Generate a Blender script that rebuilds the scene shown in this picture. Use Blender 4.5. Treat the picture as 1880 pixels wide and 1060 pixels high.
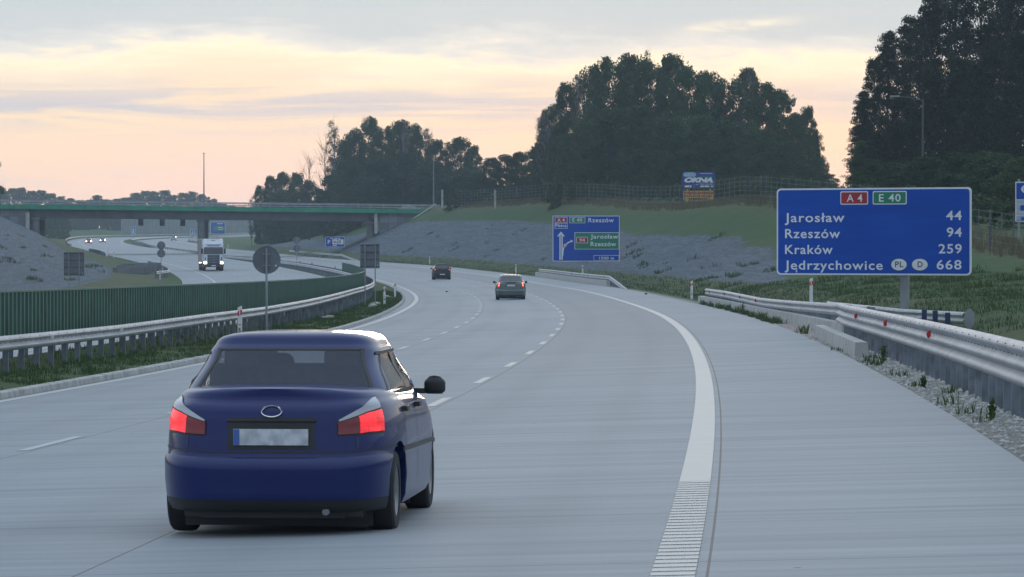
import bpy, bmesh, math, random
import numpy as np
from mathutils import Vector, Matrix, noise
R_=math.radians
for o in list(bpy.data.objects): bpy.data.objects.remove(o)
scene=bpy.context.scene
COL=scene.collection
# ---------------- camera
H0=1.8727; FPX=7509.7
cam_d=bpy.data.cameras.new("camera"); cam=bpy.data.objects.new("camera",cam_d); COL.objects.link(cam)
cam.location=(0,0,H0); cam.rotation_euler=(R_(90)-math.atan(75/FPX),0,0)
cam_d.sensor_width=36; cam_d.lens=FPX/1880*36; cam_d.clip_start=.5; cam_d.clip_end=20000
scene.camera=cam
# ---------------- exposure
scene.view_settings.view_transform='Standard'; scene.view_settings.look='None'
scene.view_settings.exposure=0.30; scene.view_settings.gamma=1
scene.cycles.volume_bounces=1; scene.cycles.max_bounces=8; scene.cycles.transparent_max_bounces=12
# ---------------- sun (low, behind the clouds: soft)
SUN_AZ=R_(2.6); SUN_EL=R_(2.2)
sd=bpy.data.lights.new("sun",'SUN'); sd.energy=0.5; sd.angle=R_(10); sd.color=(1,.80,.60)
so_=bpy.data.objects.new("sun",sd); COL.objects.link(so_)
so_.rotation_euler=(R_(90)-SUN_EL,0,math.pi-SUN_AZ+math.pi)
so_.rotation_euler=Vector((-math.sin(SUN_AZ)*math.cos(SUN_EL),-math.cos(SUN_AZ)*math.cos(SUN_EL),-math.sin(SUN_EL))).to_track_quat('-Z','Y').to_euler()
# ---------------- world: dusk sky with broken cloud
w=bpy.data.worlds.new("World"); scene.world=w; w.use_nodes=True
nt=w.node_tree; N=nt.nodes; Lk=nt.links; N.clear()
def nd(t,**k):
    n=N.new(t)
    for a,b in k.items(): setattr(n,a,b)
    return n
def mth(op,a,b=None,c=None,clamp=False):
    n=N.new('ShaderNodeMath'); n.operation=op; n.use_clamp=clamp
    for i,v in enumerate((a,b,c)):
        if v is None: continue
        if isinstance(v,(int,float)): n.inputs[i].default_value=v
        else: Lk.new(v,n.inputs[i])
    return n.outputs[0]
def ramp(fac,stops,interp='LINEAR'):
    n=N.new('ShaderNodeValToRGB'); cr=n.color_ramp; cr.interpolation=interp
    while len(cr.elements)<len(stops): cr.elements.new(.5)
    for e,(p,c) in zip(cr.elements,stops): e.position=p; e.color=(*c,1)
    Lk.new(fac,n.inputs[0]); return n.outputs[0]
def mixc(f,a,b):
    n=N.new('ShaderNodeMix'); n.data_type='RGBA'
    if isinstance(f,(int,float)): n.inputs[0].default_value=f
    else: Lk.new(f,n.inputs[0])
    for i,v in ((6,a),(7,b)):
        if isinstance(v,tuple): n.inputs[i].default_value=(*v,1)
        else: Lk.new(v,n.inputs[i])
    return n.outputs[2]
def wnoise(vec,scale,detail=4,rough=.5,dist=0):
    n=N.new('ShaderNodeTexNoise'); n.inputs['Scale'].default_value=scale; n.inputs['Detail'].default_value=detail
    n.inputs['Roughness'].default_value=rough; n.inputs['Distortion'].default_value=dist
    Lk.new(vec,n.inputs['Vector']); return n.outputs['Fac']
out=nd('ShaderNodeOutputWorld'); tc=nd('ShaderNodeTexCoord'); sep=nd('ShaderNodeSeparateXYZ')
Lk.new(tc.outputs['Generated'],sep.inputs[0]); dx,dy,dz=sep.outputs
el=mth('MULTIPLY',mth('ARCSINE',dz),57.2958)          # degrees above the horizon
az=mth('MULTIPLY',mth('ARCTAN2',dx,dy),57.2958)       # degrees to the right
cmb=nd('ShaderNodeCombineXYZ'); Lk.new(az,cmb.inputs[0]); Lk.new(mth('MULTIPLY',el,5.5),cmb.inputs[1])
cv=cmb.outputs[0]
cm2=nd('ShaderNodeCombineXYZ'); Lk.new(mth('MULTIPLY',az,.35),cm2.inputs[0]); Lk.new(mth('MULTIPLY',el,5.0),cm2.inputs[1]); cm2.inputs[2].default_value=3.7
n1=wnoise(cv,.32,5,.55,.6); n2=wnoise(cm2.outputs[0],.75,5,.55,.8); n3=wnoise(cv,1.6,4,.6,.4)
# edge of the high grey cloud sheet, waving with azimuth
e2=mth('ADD',el,mth('MULTIPLY',mth('SUBTRACT',n1,.5),1.1))
e2=mth('ADD',e2,mth('MULTIPLY',mth('SUBTRACT',n3,.5),.38))
bump=mth('MULTIPLY',mth('EXPONENT',mth('MULTIPLY',mth('POWER',mth('ADD',az,3.9),2),-.45)),-.28)
e3=mth('ADD',e2,bump)
fe=mth('DIVIDE',e3,5.0)
warm=ramp(fe,[(0,(.88,.68,.62)),(.12,(.96,.71,.59)),(.24,(1.0,.75,.57)),(.36,(1.02,.79,.55)),(.45,(1.02,.83,.60)),(.515,(1.10,.95,.70)),(.55,(.76,.77,.73)),(.60,(.565,.635,.66)),(.72,(.50,.60,.645)),(1,(.49,.60,.65))])
# lilac-grey streaks inside the warm band
st=mth('SUBTRACT',1,mth('DIVIDE',mth('ABSOLUTE',mth('SUBTRACT',el,1.98)),.50),clamp=True)
sm=mth('MULTIPLY',mth('MULTIPLY',mth('SUBTRACT',n2,.40),6,clamp=True),mth('MULTIPLY',st,1.0),clamp=True)
c1=mixc(sm,warm,(.60,.60,.64))
st2=mth('SUBTRACT',1,mth('DIVIDE',mth('ABSOLUTE',mth('SUBTRACT',el,1.0)),.5),clamp=True)
sm2=mth('MULTIPLY',mth('MULTIPLY',mth('SUBTRACT',n1,.47),5,clamp=True),mth('MULTIPLY',st2,.7),clamp=True)
c1=mixc(sm2,c1,(.76,.66,.64))
# glow near the hidden sun and pinker towards the left
gl=mth('EXPONENT',mth('MULTIPLY',mth('ADD',mth('POWER',mth('DIVIDE',mth('SUBTRACT',az,2.6),2.3),2),mth('POWER',mth('DIVIDE',mth('SUBTRACT',el,1.5),.75),2)),-1))
c1=mixc(mth('MULTIPLY',gl,.7),c1,(1.3,.80,.46))
# bright rift in the upper cloud
rf=mth('EXPONENT',mth('MULTIPLY',mth('ADD',mth('POWER',mth('DIVIDE',mth('SUBTRACT',az,3.15),.75),2),mth('POWER',mth('DIVIDE',mth('SUBTRACT',mth('SUBTRACT',el,3.11),mth('MULTIPLY',mth('SUBTRACT',az,3.15),.09)),.07),2)),-1))
c1=mixc(mth('MULTIPLY',rf,mth('MULTIPLY',mth('SUBTRACT',n3,.3),2.6,clamp=True),clamp=True),c1,(1.1,.97,.72))
# dome above: even blue-grey overcast, darker away from the sunset
dome=ramp(mth('DIVIDE',el,90),[(0,(.49,.60,.65)),(.055,(.53,.62,.68)),(.12,(.64,.73,.80)),(.25,(.62,.74,.88)),(1,(.64,.80,1.02))])
up=mth('DIVIDE',mth('SUBTRACT',el,3.8),2.5,clamp=True)
back=mth('MULTIPLY_ADD',dy,-.5,.5,clamp=True)
hz=mth('MULTIPLY',mth('MULTIPLY',back,1.6,clamp=True),mth('SUBTRACT',1,mth('DIVIDE',mth('ABSOLUTE',el),60,clamp=True)),clamp=True)
c1=mixc(up,c1,dome)
c1=mixc(mth('MULTIPLY',hz,.8),c1,(.26,.35,.48))
low=mth('LESS_THAN',el,-.4); c1=mixc(low,c1,(.25,.28,.28))
sky=nd('ShaderNodeTexSky',sky_type='NISHITA'); sky.sun_disc=False; sky.sun_elevation=SUN_EL; sky.sun_rotation=SUN_AZ
bg1=nd('ShaderNodeBackground'); bg1.inputs[1].default_value=.1; Lk.new(sky.outputs[0],bg1.inputs[0])
bg2=nd('ShaderNodeBackground'); bg2.inputs[1].default_value=1.0; Lk.new(c1,bg2.inputs[0])
mx=nd('ShaderNodeMixShader'); mx.inputs[0].default_value=.96
Lk.new(bg1.outputs[0],mx.inputs[1]); Lk.new(bg2.outputs[0],mx.inputs[2]); Lk.new(mx.outputs[0],out.inputs[0])
# ================= road alignment
# ---- measured alignment of the motorway: arc length s (m) ahead, offset off (m) to the right of the lane line
KS=[0,40,80,120,160,200,240,280,330,380,440,500,570,640,720,800,900,1000,1100,1250,1400,1600]
K=[-0.7525,-0.3357,-0.3348,-0.2862,-0.5037,-0.2376,-0.37,-0.4707,-0.1917,-0.576,-0.351,-0.3957,-0.2114,0.0765,0.0536,0.0491,0.3029,-0.1515,0.1324,0.9277,0.7694,0.8288]
Z=[0.0003,-0.2081,-0.4797,-0.6722,-0.8661,-1.011,-1.1089,-1.156,-1.1899,-1.1216,-0.9117,-0.5686,-0.2384,0.0972,0.6219,1.1925,1.7392,2.5739,3.187,4.0209,5.122,7.516]
C_=[0.0235,0.0275,0.0345,0.036,0.0292,0.0294,0.0317,0.037,0.0305,0.0367,0.0328,0.0289,0.0123,0.0039,0.0019,0.0033,-0.0075,-0.0011,-0.0023,-0.0112,-0.0291,-0.0139]
Z2=[-0.7933,-0.9273,-1.0593,-1.1856,-1.3011,-1.4003,-1.4767,-1.5237,-1.5252,-1.4384,-1.1802,-0.7704,-0.191,0.4169,1.0727,1.6285,2.1159,2.52,3.0716,4.5284,5.5714,7.1299]
C2=[0.0004,0.0005,0.0006,0.0008,0.0012,0.0018,0.0026,0.0039,0.0069,0.0116,0.0176,0.0106,0.0102,0.0046,0.0118,0.0055,0.0011,-0.0011,-0.0032,-0.0068,-0.0018,-0.0004]
X0,TH0,FPX,CAMZ=-4.4418,0.07442,7509.7,1.8727
SS=np.arange(0,1600.1,2.)
def _sm(v,w=21):
    vv=np.interp(SS,KS,v); p=w//2
    a=vv[0]-(vv[1]-vv[0])*np.arange(p,0,-1); b=vv[-1]+(vv[-1]-vv[-2])*np.arange(1,p+1)
    return np.convolve(np.concatenate([a,vv,b]),np.ones(w)/w,'valid')
_k=np.interp(SS,KS,K)*1e-3
_th=TH0+np.concatenate([[0],np.cumsum((_k[1:]+_k[:-1])/2*2.)])
_X=X0+np.concatenate([[0],np.cumsum(np.sin(_th)[1:]+np.sin(_th)[:-1])])
_Y=np.concatenate([[0],np.cumsum(np.cos(_th)[1:]+np.cos(_th)[:-1])])
_z=_sm(Z);_z2=_sm(Z2);_c=_sm(C_,31);_c2=_sm(C2,31)
# straight run-outs behind the camera and past the last curve
_pre=np.arange(-60,0,2.);_post=np.arange(1602,2400.1,4.)
def _ext(a,s0,s1): return np.concatenate([a[0]+s0*_pre,a,a[-1]+s1*(_post-1600)])
_X=_ext(_X,math.sin(_th[0]),math.sin(_th[-1]));_Y=_ext(_Y,math.cos(_th[0]),math.cos(_th[-1]))
_z=_ext(_z,-.005,0);_z2=_ext(_z2,-.005,0);_c=_ext(_c,0,0);_c2=_ext(_c2,0,0);_th=_ext(_th,0,0)
SS=np.concatenate([_pre,SS,_post])
I=lambda s,a:np.interp(s,SS,a)
PE=6.63; OPI=-11.2; OPL=-11.73; OPO=-26.4; LW=3.85
def led(s): return -7.53+.357*(np.clip(s,0,300)/300-.5)
def kerb(s): return np.minimum(-7.79-.979*(np.clip(s,0,270)/300-.5),led(s)-.24)
def XY(s,off):
    th=I(s,_th); return I(s,_X)+off*np.cos(th), I(s,_Y)-off*np.sin(th)
def zmain(s,off): return I(s,_z)+off*I(s,_c)
def zopp(s,off): return I(s,_z2)+(off-OPL)*I(s,_c2)
CR_S=[-60,100,180,243,260,320,379,398,438,475,511,552,625,690,760,850,950,1200,2400]
CR_Z=[1.2,1.3,1.9,2.6,3.1,5.6,7.2,7.5,7.1,7.3,8.0,8.5,8.3,8.3,7.4,3.0,1.2,1.0,1.0]
CL_S=[-60,300,350,400,500,600,670,682,694,720,900,2400]
CL_Z=[1.5,2.0,2.5,2.9,3.1,4.2,6.2,6.4,4.6,1.6,1.2,1.0]
def ground(s,off):
    """height of the ground sheet at one (s,off)"""
    z0=I(s,_z)
    if off>=PE:
        e=zmain(s,PE)-z0
        cr=float(np.interp(s,CR_S,CR_Z))
        tb=min(.75,cr*.5)
        return z0+float(np.interp(off,[PE,8.6,10.5,12.5,28,34,60,200,600],[e-.02,e-.04,e+.1,tb+.05,cr,cr+.5,cr+.9,cr+1.5,cr+2]))
    kb=float(kerb(s))
    if off>kb: return float(zmain(s,off))
    if off>OPI:
        return float(np.interp(off,[OPI,-10.9,-10.2,-9.2,kb],[zopp(s,OPI)-.02,(zopp(s,OPI)+z0-.2)/2+float(np.interp(s,[220,320],[.42,0])),z0-.2,z0-.16,zmain(s,kb)+.08]))
    if off>OPO: return float(zopp(s,off))
    e=float(zopp(s,OPO)); cl=float(np.interp(s,CL_S,CL_Z)); q=float(np.interp(s,[600,684,760],[0,1.2,.3]))
    return float(np.interp(off,[-600,-120,-60,-44,-36,-33,-30,-27.5,OPO],[e+cl+2,e+cl+1.5,e+cl+.6,e+cl,e+cl*.25+q,e+.45+q,e+.25+q*.5,e-.05,e-.02]))
# ================= geometry helpers
class MB:
    def __init__(s): s.v=[]; s.f=[]; s.m=[]
    def add(s,vs,fs,mi=0):
        n=len(s.v); s.v+= [tuple(map(float,p)) for p in vs]; s.f+=[tuple(i+n for i in f) for f in fs]; s.m+=[mi]*len(fs); return s
    def box(s,c,d,rz=0,mi=0,M=None):
        x,y,z=d[0]/2,d[1]/2,d[2]/2; ca,sa=math.cos(rz),math.sin(rz)
        P=[(a*x,b*y,e*z) for a in(-1,1) for b in(-1,1) for e in(-1,1)]
        if M is not None: P=[tuple(M@Vector(p)) for p in P]
        P=[(c[0]+p[0]*ca-p[1]*sa,c[1]+p[0]*sa+p[1]*ca,c[2]+p[2]) for p in P]
        return s.add(P,[(0,1,3,2),(4,6,7,5),(0,4,5,1),(2,3,7,6),(0,2,6,4),(1,5,7,3)],mi)
    def tube(s,path,rad,n=6,mi=0,cap=True):
        path=[Vector(p) for p in path]; k=len(path)
        if not hasattr(rad,'__len__'): rad=[rad]*k
        b=len(s.v)
        for i,p in enumerate(path):
            t=(path[min(i+1,k-1)]-path[max(i-1,0)]).normalized()
            u=t.cross(Vector((0,0,1))); u=u if u.length>1e-3 else Vector((1,0,0)); u.normalize(); v=t.cross(u)
            for j in range(n):
                a=2*math.pi*j/n; s.v.append(tuple(p+(u*math.cos(a)+v*math.sin(a))*rad[i]))
        for i in range(k-1):
            for j in range(n):
                a=b+i*n+j; c=b+i*n+(j+1)%n; s.f.append((a,c,c+n,a+n)); s.m.append(mi)
        if cap:
            s.f.append(tuple(b+j for j in range(n))[::-1]); s.f.append(tuple(b+(k-1)*n+j for j in range(n))); s.m+=[mi,mi]
        return s
    def lathe(s,prof,n=24,axis='z',c=(0,0,0),mi=0):
        b=len(s.v)
        for r,h in prof:
            for j in range(n):
                a=2*math.pi*j/n; x,y=r*math.cos(a),r*math.sin(a)
                p={'z':(x,y,h),'x':(h,x,y),'y':(x,h,y)}[axis]; s.v.append((c[0]+p[0],c[1]+p[1],c[2]+p[2]))
        for i in range(len(prof)-1):
            for j in range(n):
                a=b+i*n+j; d=b+i*n+(j+1)%n; s.f.append((a,d,d+n,a+n)); s.m.append(mi)
        return s
    def poly(s,pts,th,y0=0,mi=0):
        """outline in x,z given thickness th towards +y from y0"""
        n=len(pts); b=len(s.v)
        s.v+=[(p[0],y0,p[1]) for p in pts]+[(p[0],y0+th,p[1]) for p in pts]
        s.f.append(tuple(b+i for i in range(n))); s.f.append(tuple(b+n+i for i in range(n))[::-1]); s.m+=[mi,mi]
        for i in range(n): j=(i+1)%n; s.f.append((b+i,b+n+i,b+n+j,b+j)); s.m.append(mi)
        return s
    def build(s,name,mat,parent=None,smooth=False,sharp=35,loc=None,weld=False):
        me=bpy.data.meshes.new(name); me.from_pydata(s.v,[],s.f)
        mats=mat if isinstance(mat,(list,tuple)) else [mat]
        for m in mats: me.materials.append(m)
        if len(mats)>1: me.polygons.foreach_set('material_index',s.m)
        bm=bmesh.new(); bm.from_mesh(me)
        if weld: bmesh.ops.remove_doubles(bm,verts=bm.verts,dist=weld if weld is not True else 1e-4)
        bmesh.ops.recalc_face_normals(bm,faces=bm.faces)
        if smooth:
            for f in bm.faces: f.smooth=True
            for e in bm.edges: e.smooth = not (len(e.link_faces)==2 and e.calc_face_angle(0)>R_(sharp))
        bm.to_mesh(me); bm.free(); me.update()
        o=bpy.data.objects.new(name,me); COL.objects.link(o)
        if parent: o.parent=parent
        if loc is not None: o.location=loc
        return o
def tag(o,label=None,cat=None,group=None,kind=None):
    for k,v in (('label',label),('category',cat),('group',group),('kind',kind)):
        if v: o[k]=v
    return o
def empty(name,loc,rz=0,**k):
    o=bpy.data.objects.new(name,None); COL.objects.link(o); o.location=loc; o.rotation_euler=(0,0,rz); o.empty_display_size=.2
    return tag(o,**k)
def kids(o): return [c for c in bpy.data.objects if c.parent==o]
def copy_tree(o,parent=None,deep=True):
    c=o.copy(); COL.objects.link(c); c.parent=parent
    for k in kids(o): copy_tree(k,c)
    return c
def inv(X,Y):
    i=int(np.argmin((_X-X)**2+(_Y-Y)**2)); th=_th[i]
    s=SS[i]+(X-_X[i])*math.sin(th)+(Y-_Y[i])*math.cos(th); th=I(s,_th)
    return float(s),float((X-I(s,_X))*math.cos(th)-(Y-I(s,_Y))*math.sin(th))
def gz(X,Y): s,o=inv(X,Y); return ground(s,o)
def P3(s,off,z=None):
    X,Y=XY(s,off); return Vector((float(X),float(Y),ground(s,off) if z is None else z))
def rdir(s): return -float(I(s,_th))      # z rotation that turns +Y along the road
# ================= materials
def mat(name,col,rough=.7,metal=0.,var=.15,vs=3.,bump=0.,bs=20.,spec=.5,coat=0.,emit=None,es=0.,col2=None,cscale=None,coord='Object',alpha=1):
    m=bpy.data.materials.new(name); m.use_nodes=True; t=m.node_tree; b=t.nodes['Principled BSDF']; L=t.links
    b.inputs['Roughness'].default_value=rough; b.inputs['Metallic'].default_value=metal; b.inputs['Specular IOR Level'].default_value=spec
    b.inputs['Coat Weight'].default_value=coat; b.inputs['Coat Roughness'].default_value=.04
    tcn=t.nodes.new('ShaderNodeTexCoord'); no=t.nodes.new('ShaderNodeTexNoise'); no.inputs['Scale'].default_value=vs; no.inputs['Detail'].default_value=6
    src=tcn.outputs[coord]
    if cscale:
        mp=t.nodes.new('ShaderNodeMapping'); mp.inputs['Scale'].default_value=cscale; L.new(src,mp.inputs[0]); src=mp.outputs[0]
    L.new(src,no.inputs['Vector'])
    mx=t.nodes.new('ShaderNodeMix'); mx.data_type='RGBA'
    c2=col2 or tuple(c*(1-var) for c in col); c1=col if col2 else tuple(min(1,c*(1+var)) for c in col)
    mr=t.nodes.new('ShaderNodeMapRange'); mr.inputs[1].default_value=.35; mr.inputs[2].default_value=.65; L.new(no.outputs['Fac'],mr.inputs[0])
    L.new(mr.outputs[0],mx.inputs[0]); mx.inputs[6].default_value=(*c1,1); mx.inputs[7].default_value=(*c2,1); L.new(mx.outputs[2],b.inputs['Base Color'])
    if bump:
        n2=t.nodes.new('ShaderNodeTexNoise'); n2.inputs['Scale'].default_value=bs; n2.inputs['Detail'].default_value=4; L.new(src,n2.inputs['Vector'])
        bp=t.nodes.new('ShaderNodeBump'); bp.inputs['Strength'].default_value=bump; bp.inputs['Distance'].default_value=.05; L.new(n2.outputs['Fac'],bp.inputs['Height']); L.new(bp.outputs[0],b.inputs['Normal'])
    if emit: b.inputs['Emission Color'].default_value=(*emit,1); b.inputs['Emission Strength'].default_value=es
    return m
def NT(m): return m.node_tree.nodes,m.node_tree.links,m.node_tree.nodes['Principled BSDF']
class G:
    """small node-graph writer for one material"""
    def __init__(s,name):
        s.m=bpy.data.materials.new(name); s.m.use_nodes=True; s.n,s.l,s.b=NT(s.m)
    def node(s,t,**k):
        x=s.n.new(t)
        for a,b in k.items(): setattr(x,a,b)
        return x
    def put(s,v,i):
        if isinstance(v,(int,float)): i.default_value=v
        elif isinstance(v,tuple): i.default_value=v if len(v)==4 or i.type=='VECTOR' else (*v,1)
        else: s.l.new(v,i)
    def M(s,op,a,b=None,c=None,clamp=False):
        x=s.node('ShaderNodeMath',operation=op,use_clamp=clamp)
        for i,v in enumerate((a,b,c)):
            if v is not None: s.put(v,x.inputs[i])
        return x.outputs[0]
    def mix(s,f,a,b,bt='MIX'):
        x=s.node('ShaderNodeMix',data_type='RGBA',blend_type=bt); s.put(f,x.inputs[0]); s.put(a,x.inputs[6]); s.put(b,x.inputs[7]); return x.outputs[2]
    def uv(s,sc=(1,1,1)):
        t=s.node('ShaderNodeUVMap'); t.uv_map='UVMap'; return s.mp(t.outputs[0],sc)
    def obj(s,sc=(1,1,1)): return s.mp(s.node('ShaderNodeTexCoord').outputs['Object'],sc)
    def mp(s,v,sc):
        x=s.node('ShaderNodeMapping'); x.inputs['Scale'].default_value=sc; s.l.new(v,x.inputs[0]); return x.outputs[0]
    def noise(s,v,sc,d=4,r=.55):
        x=s.node('ShaderNodeTexNoise'); x.inputs['Scale'].default_value=sc; x.inputs['Detail'].default_value=d; x.inputs['Roughness'].default_value=r; s.l.new(v,x.inputs['Vector']); return x.outputs['Fac']
    def vor(s,v,sc):
        x=s.node('ShaderNodeTexVoronoi'); x.inputs['Scale'].default_value=sc; s.l.new(v,x.inputs['Vector']); return x.outputs['Distance'],x.outputs['Color']
    def rng(s,v,a,b,c=0.,d=1.):
        x=s.node('ShaderNodeMapRange'); s.l.new(v,x.inputs[0])
        for i,q in enumerate((a,b,c,d)): x.inputs[i+1].default_value=q
        return x.outputs[0]
    def bump(s,h,st=.5,dist=.05):
        x=s.node('ShaderNodeBump'); x.inputs['Strength'].default_value=st; x.inputs['Distance'].default_value=dist; s.l.new(h,x.inputs['Height']); s.l.new(x.outputs[0],s.b.inputs['Normal'])
# concrete carriageway: cross-wise brushed texture, joints, stains (uv = metres across, metres along)
def concrete_road(name,joints,warm):
    g=G(name); u=g.uv(); sp=g.node('ShaderNodeSeparateXYZ'); g.l.new(u,sp.inputs[0]); off,s=sp.outputs[0],sp.outputs[1]
    st=g.noise(g.uv((.12,3.2,1)),1.,5,.65); st2=g.noise(g.uv((.05,.55,1)),1.,4,.6); bl=g.noise(g.uv((.22,.05,1)),1.,5,.55); fi=g.noise(g.uv((6,6,1)),3.,3,.7)
    c=g.mix(g.rng(st,.3,.7),(.215,.235,.252),(.345,.372,.39))
    c=g.mix(g.rng(st2,.35,.65,0,.5),c,(.37,.40,.42)); c=g.mix(g.rng(bl,.35,.7,0,.45),c,(.23,.245,.26))
    c=g.mix(g.rng(fi,.3,.7,0,.25),c,(.2,.215,.22))
    if warm:
        wm=g.M('MULTIPLY',g.M('GREATER_THAN',off,.1),g.M('LESS_THAN',off,3.95)); far=g.rng(s,60,120)
        c=g.mix(g.M('MULTIPLY',g.M('MULTIPLY',wm,far),.5),c,(.235,.235,.245))
        for a in (.95,2.75,-2.75,-.95,-6.6,-4.8):
            d=g.M('ABSOLUTE',g.M('SUBTRACT',off,a)); c=g.mix(g.M('MULTIPLY',g.M('SUBTRACT',1,g.M('DIVIDE',d,.45),clamp=True),g.rng(bl,.3,.7,.08,.28)),c,(.19,.2,.21))
    for a in joints:
        d=g.M('ABSOLUTE',g.M('SUBTRACT',off,a)); c=g.mix(g.M('MULTIPLY',g.M('LESS_THAN',d,.009),.7),c,(.10,.075,.06))
    fr=g.M('FRACT',g.M('DIVIDE',s,5.)); c=g.mix(g.M('MULTIPLY',g.M('LESS_THAN',fr,.006),.7),c,(.11,.10,.10))
    vd,vc=g.vor(g.uv((1,1,1)),1.1); vs=g.node('ShaderNodeSeparateColor'); g.l.new(vc,vs.inputs[0])
    sp2=g.M('MULTIPLY',g.M('LESS_THAN',vd,.035),g.M('GREATER_THAN',vs.outputs[0],.55)); c=g.mix(g.M('MULTIPLY',sp2,.8),c,(.05,.045,.04))
    g.l.new(c,g.b.inputs['Base Color']); g.b.inputs['Roughness'].default_value=.75; g.b.inputs['Specular IOR Level'].default_value=.22
    g.bump(g.M('ADD',st,fi),.25,.01); return g.m
M_road=concrete_road('concrete_carriageway',[3.99,.13,-3.51,-7.2],True)
M_road2=concrete_road('concrete_far_carriageway',[-15.45,-19.3],False)
def line_paint():
    g=G('road_line_white'); n=g.noise(g.uv((1.5,4,1)),2.,5,.7); n2=g.noise(g.uv((.3,.3,1)),1.,3)
    c=g.mix(g.rng(n,.35,.75),(.41,.435,.43),(.33,.355,.35)); c=g.mix(g.rng(n2,.4,.7,0,.3),c,(.42,.44,.44)); g.l.new(c,g.b.inputs['Base Color']); g.b.inputs['Roughness'].default_value=.6; return g.m
M_line=line_paint()
def ground_mat():
    g=G('verge_ground'); at=g.node('ShaderNodeAttribute'); at.attribute_name='mask'; sc=g.node('ShaderNodeSeparateColor'); g.l.new(at.outputs['Color'],sc.inputs[0])
    grey,grav,dry=sc.outputs[0],sc.outputs[1],sc.outputs[2]
    nb=g.noise(g.obj(),.35,6,.65); ns=g.noise(g.obj(),2.6,5,.6); nf=g.noise(g.obj(),14,4,.7); nl=g.noise(g.obj(),.06,3)
    gr=g.mix(g.rng(nb,.32,.68),(.028,.078,.018),(.050,.112,.028)); gr=g.mix(g.rng(ns,.5,.75,0,.7),gr,(.085,.085,.035)); gr=g.mix(g.rng(nf,.3,.7,0,.55),gr,(.018,.032,.012))
    gr=g.mix(g.rng(nl,.45,.65,0,.35),gr,(.075,.08,.035))
    dr=g.mix(g.rng(ns,.3,.7),(.13,.11,.065),(.075,.075,.038)); gr=g.mix(g.M('MULTIPLY',dry,g.rng(nb,.3,.6,.45,1.)),gr,dr)
    # erosion mat: fine courses along the slope
    sl=g.noise(g.uv((5.,.35,1)),1.,6,.7); sr=g.noise(g.uv((1.1,.05,1)),1.,4,.6); sv=g.noise(g.uv((1.6,1.2,1)),1.,5,.7)
    rw=g.noise(g.uv((2.2,.12,1)),1.,3,.5); gy=g.mix(g.rng(sl,.3,.7),(.046,.060,.074),(.130,.160,.192)); gy=g.mix(g.rng(rw,.5,.58,0,.5),gy,(.038,.045,.052)); gy=g.mix(g.rng(sr,.45,.62,0,.5),gy,(.045,.058,.07)); gy=g.mix(g.rng(sv,.45,.75,0,.5),gy,(.145,.172,.20))
    wd=g.noise(g.obj(),.9,5,.75); gy=g.mix(g.rng(wd,.60,.68,0,.8),gy,(.035,.055,.022))
    vd,vc=g.vor(g.obj(),22.); gv=g.mix(g.rng(vd,.05,.5),(.42,.41,.385),(.17,.165,.15)); gv=g.mix(g.rng(nf,.35,.7,0,.5),gv,(.27,.26,.235)); gv=g.mix(g.rng(nb,.55,.7,0,.8),gv,(.10,.11,.06))
    j=g.M('MULTIPLY',g.M('SUBTRACT',g.noise(g.obj(),.7,6,.75),.5),1.0)
    mk=g.M('MULTIPLY',g.M('SUBTRACT',g.M('ADD',grey,j),.47),14,clamp=True); c=g.mix(mk,gr,gy)
    j2=g.M('MULTIPLY',g.M('SUBTRACT',g.noise(g.obj(),3.,5,.7),.5),.8)
    mk2=g.M('MULTIPLY',g.M('SUBTRACT',g.M('ADD',grav,j2),.47),10,clamp=True); c=g.mix(mk2,c,gv)
    g.l.new(c,g.b.inputs['Base Color']); g.b.inputs['Roughness'].default_value=.9; g.b.inputs['Specular IOR Level'].default_value=.2
    g.bump(g.M('ADD',g.M('ADD',nf,ns),g.M('MULTIPLY',sl,.6)),.5,.05); return g.m
M_ground=ground_mat()
M_kerb=mat('kerb_concrete',(.36,.36,.35),.85,var=.22,vs=2.5,bump=.4,bs=30)
M_conc=mat('precast_concrete',(.42,.42,.40),.85,var=.14,vs=1.6,bump=.3,bs=25)
M_lamp=mat('lamp_post_grey',(.085,.095,.105),.6,metal=.2,var=.1)
M_fence=mat('fence_post_grey',(.10,.112,.118),.6,metal=.2,var=.25,vs=1.)
M_galv=mat('galvanised_steel',(.27,.285,.30),.5,metal=.4,var=.2,vs=2.2,bump=.12,bs=9,cscale=(1,1,.35))
M_rail=mat('guardrail_steel',(.42,.425,.44),.6,metal=.15,var=.14,vs=1.3,bump=.08,bs=8)
M_post=mat('post_steel',(.20,.225,.26),.5,metal=.5,var=.3,vs=3.,bump=.1,bs=9)
M_bolt=mat('bolt_dark',(.06,.06,.065),.6,var=.1)
M_green=mat('green_screen_paint',(.018,.082,.056),.55,var=.22,vs=1.5,spec=.35)
M_bgreen=mat('bridge_green_paint',(.012,.24,.13),.6,var=.15,vs=.6)
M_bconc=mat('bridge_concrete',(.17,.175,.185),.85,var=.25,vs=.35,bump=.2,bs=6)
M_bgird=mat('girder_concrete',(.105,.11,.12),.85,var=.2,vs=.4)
M_back=mat('sign_back_grey',(.125,.14,.16),.55,var=.2,vs=2.)
M_white=mat('white_paint',(.74,.75,.75),.5,var=.06)
M_red=mat('red_reflector',(.60,.02,.02),.35,var=.1)
M_sblue=mat('sign_blue',(.006,.070,.40),.6,var=.10,vs=.9,cscale=(.4,1,3),spec=.2)
M_sgreen=mat('sign_green',(.005,.19,.105),.45,var=.06)
M_sred=mat('sign_red',(.36,.014,.02),.45,var=.06)
M_swhite=mat('sign_white',(.70,.73,.76),.5,var=.05)
M_black=mat('black_lettering',(.02,.02,.025),.6,var=.1)
M_yellow=mat('board_yellow',(.50,.28,.05),.7,var=.12,vs=2)
M_obl=mat('board_blue',(.02,.05,.26),.6,var=.12,vs=2)
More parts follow.
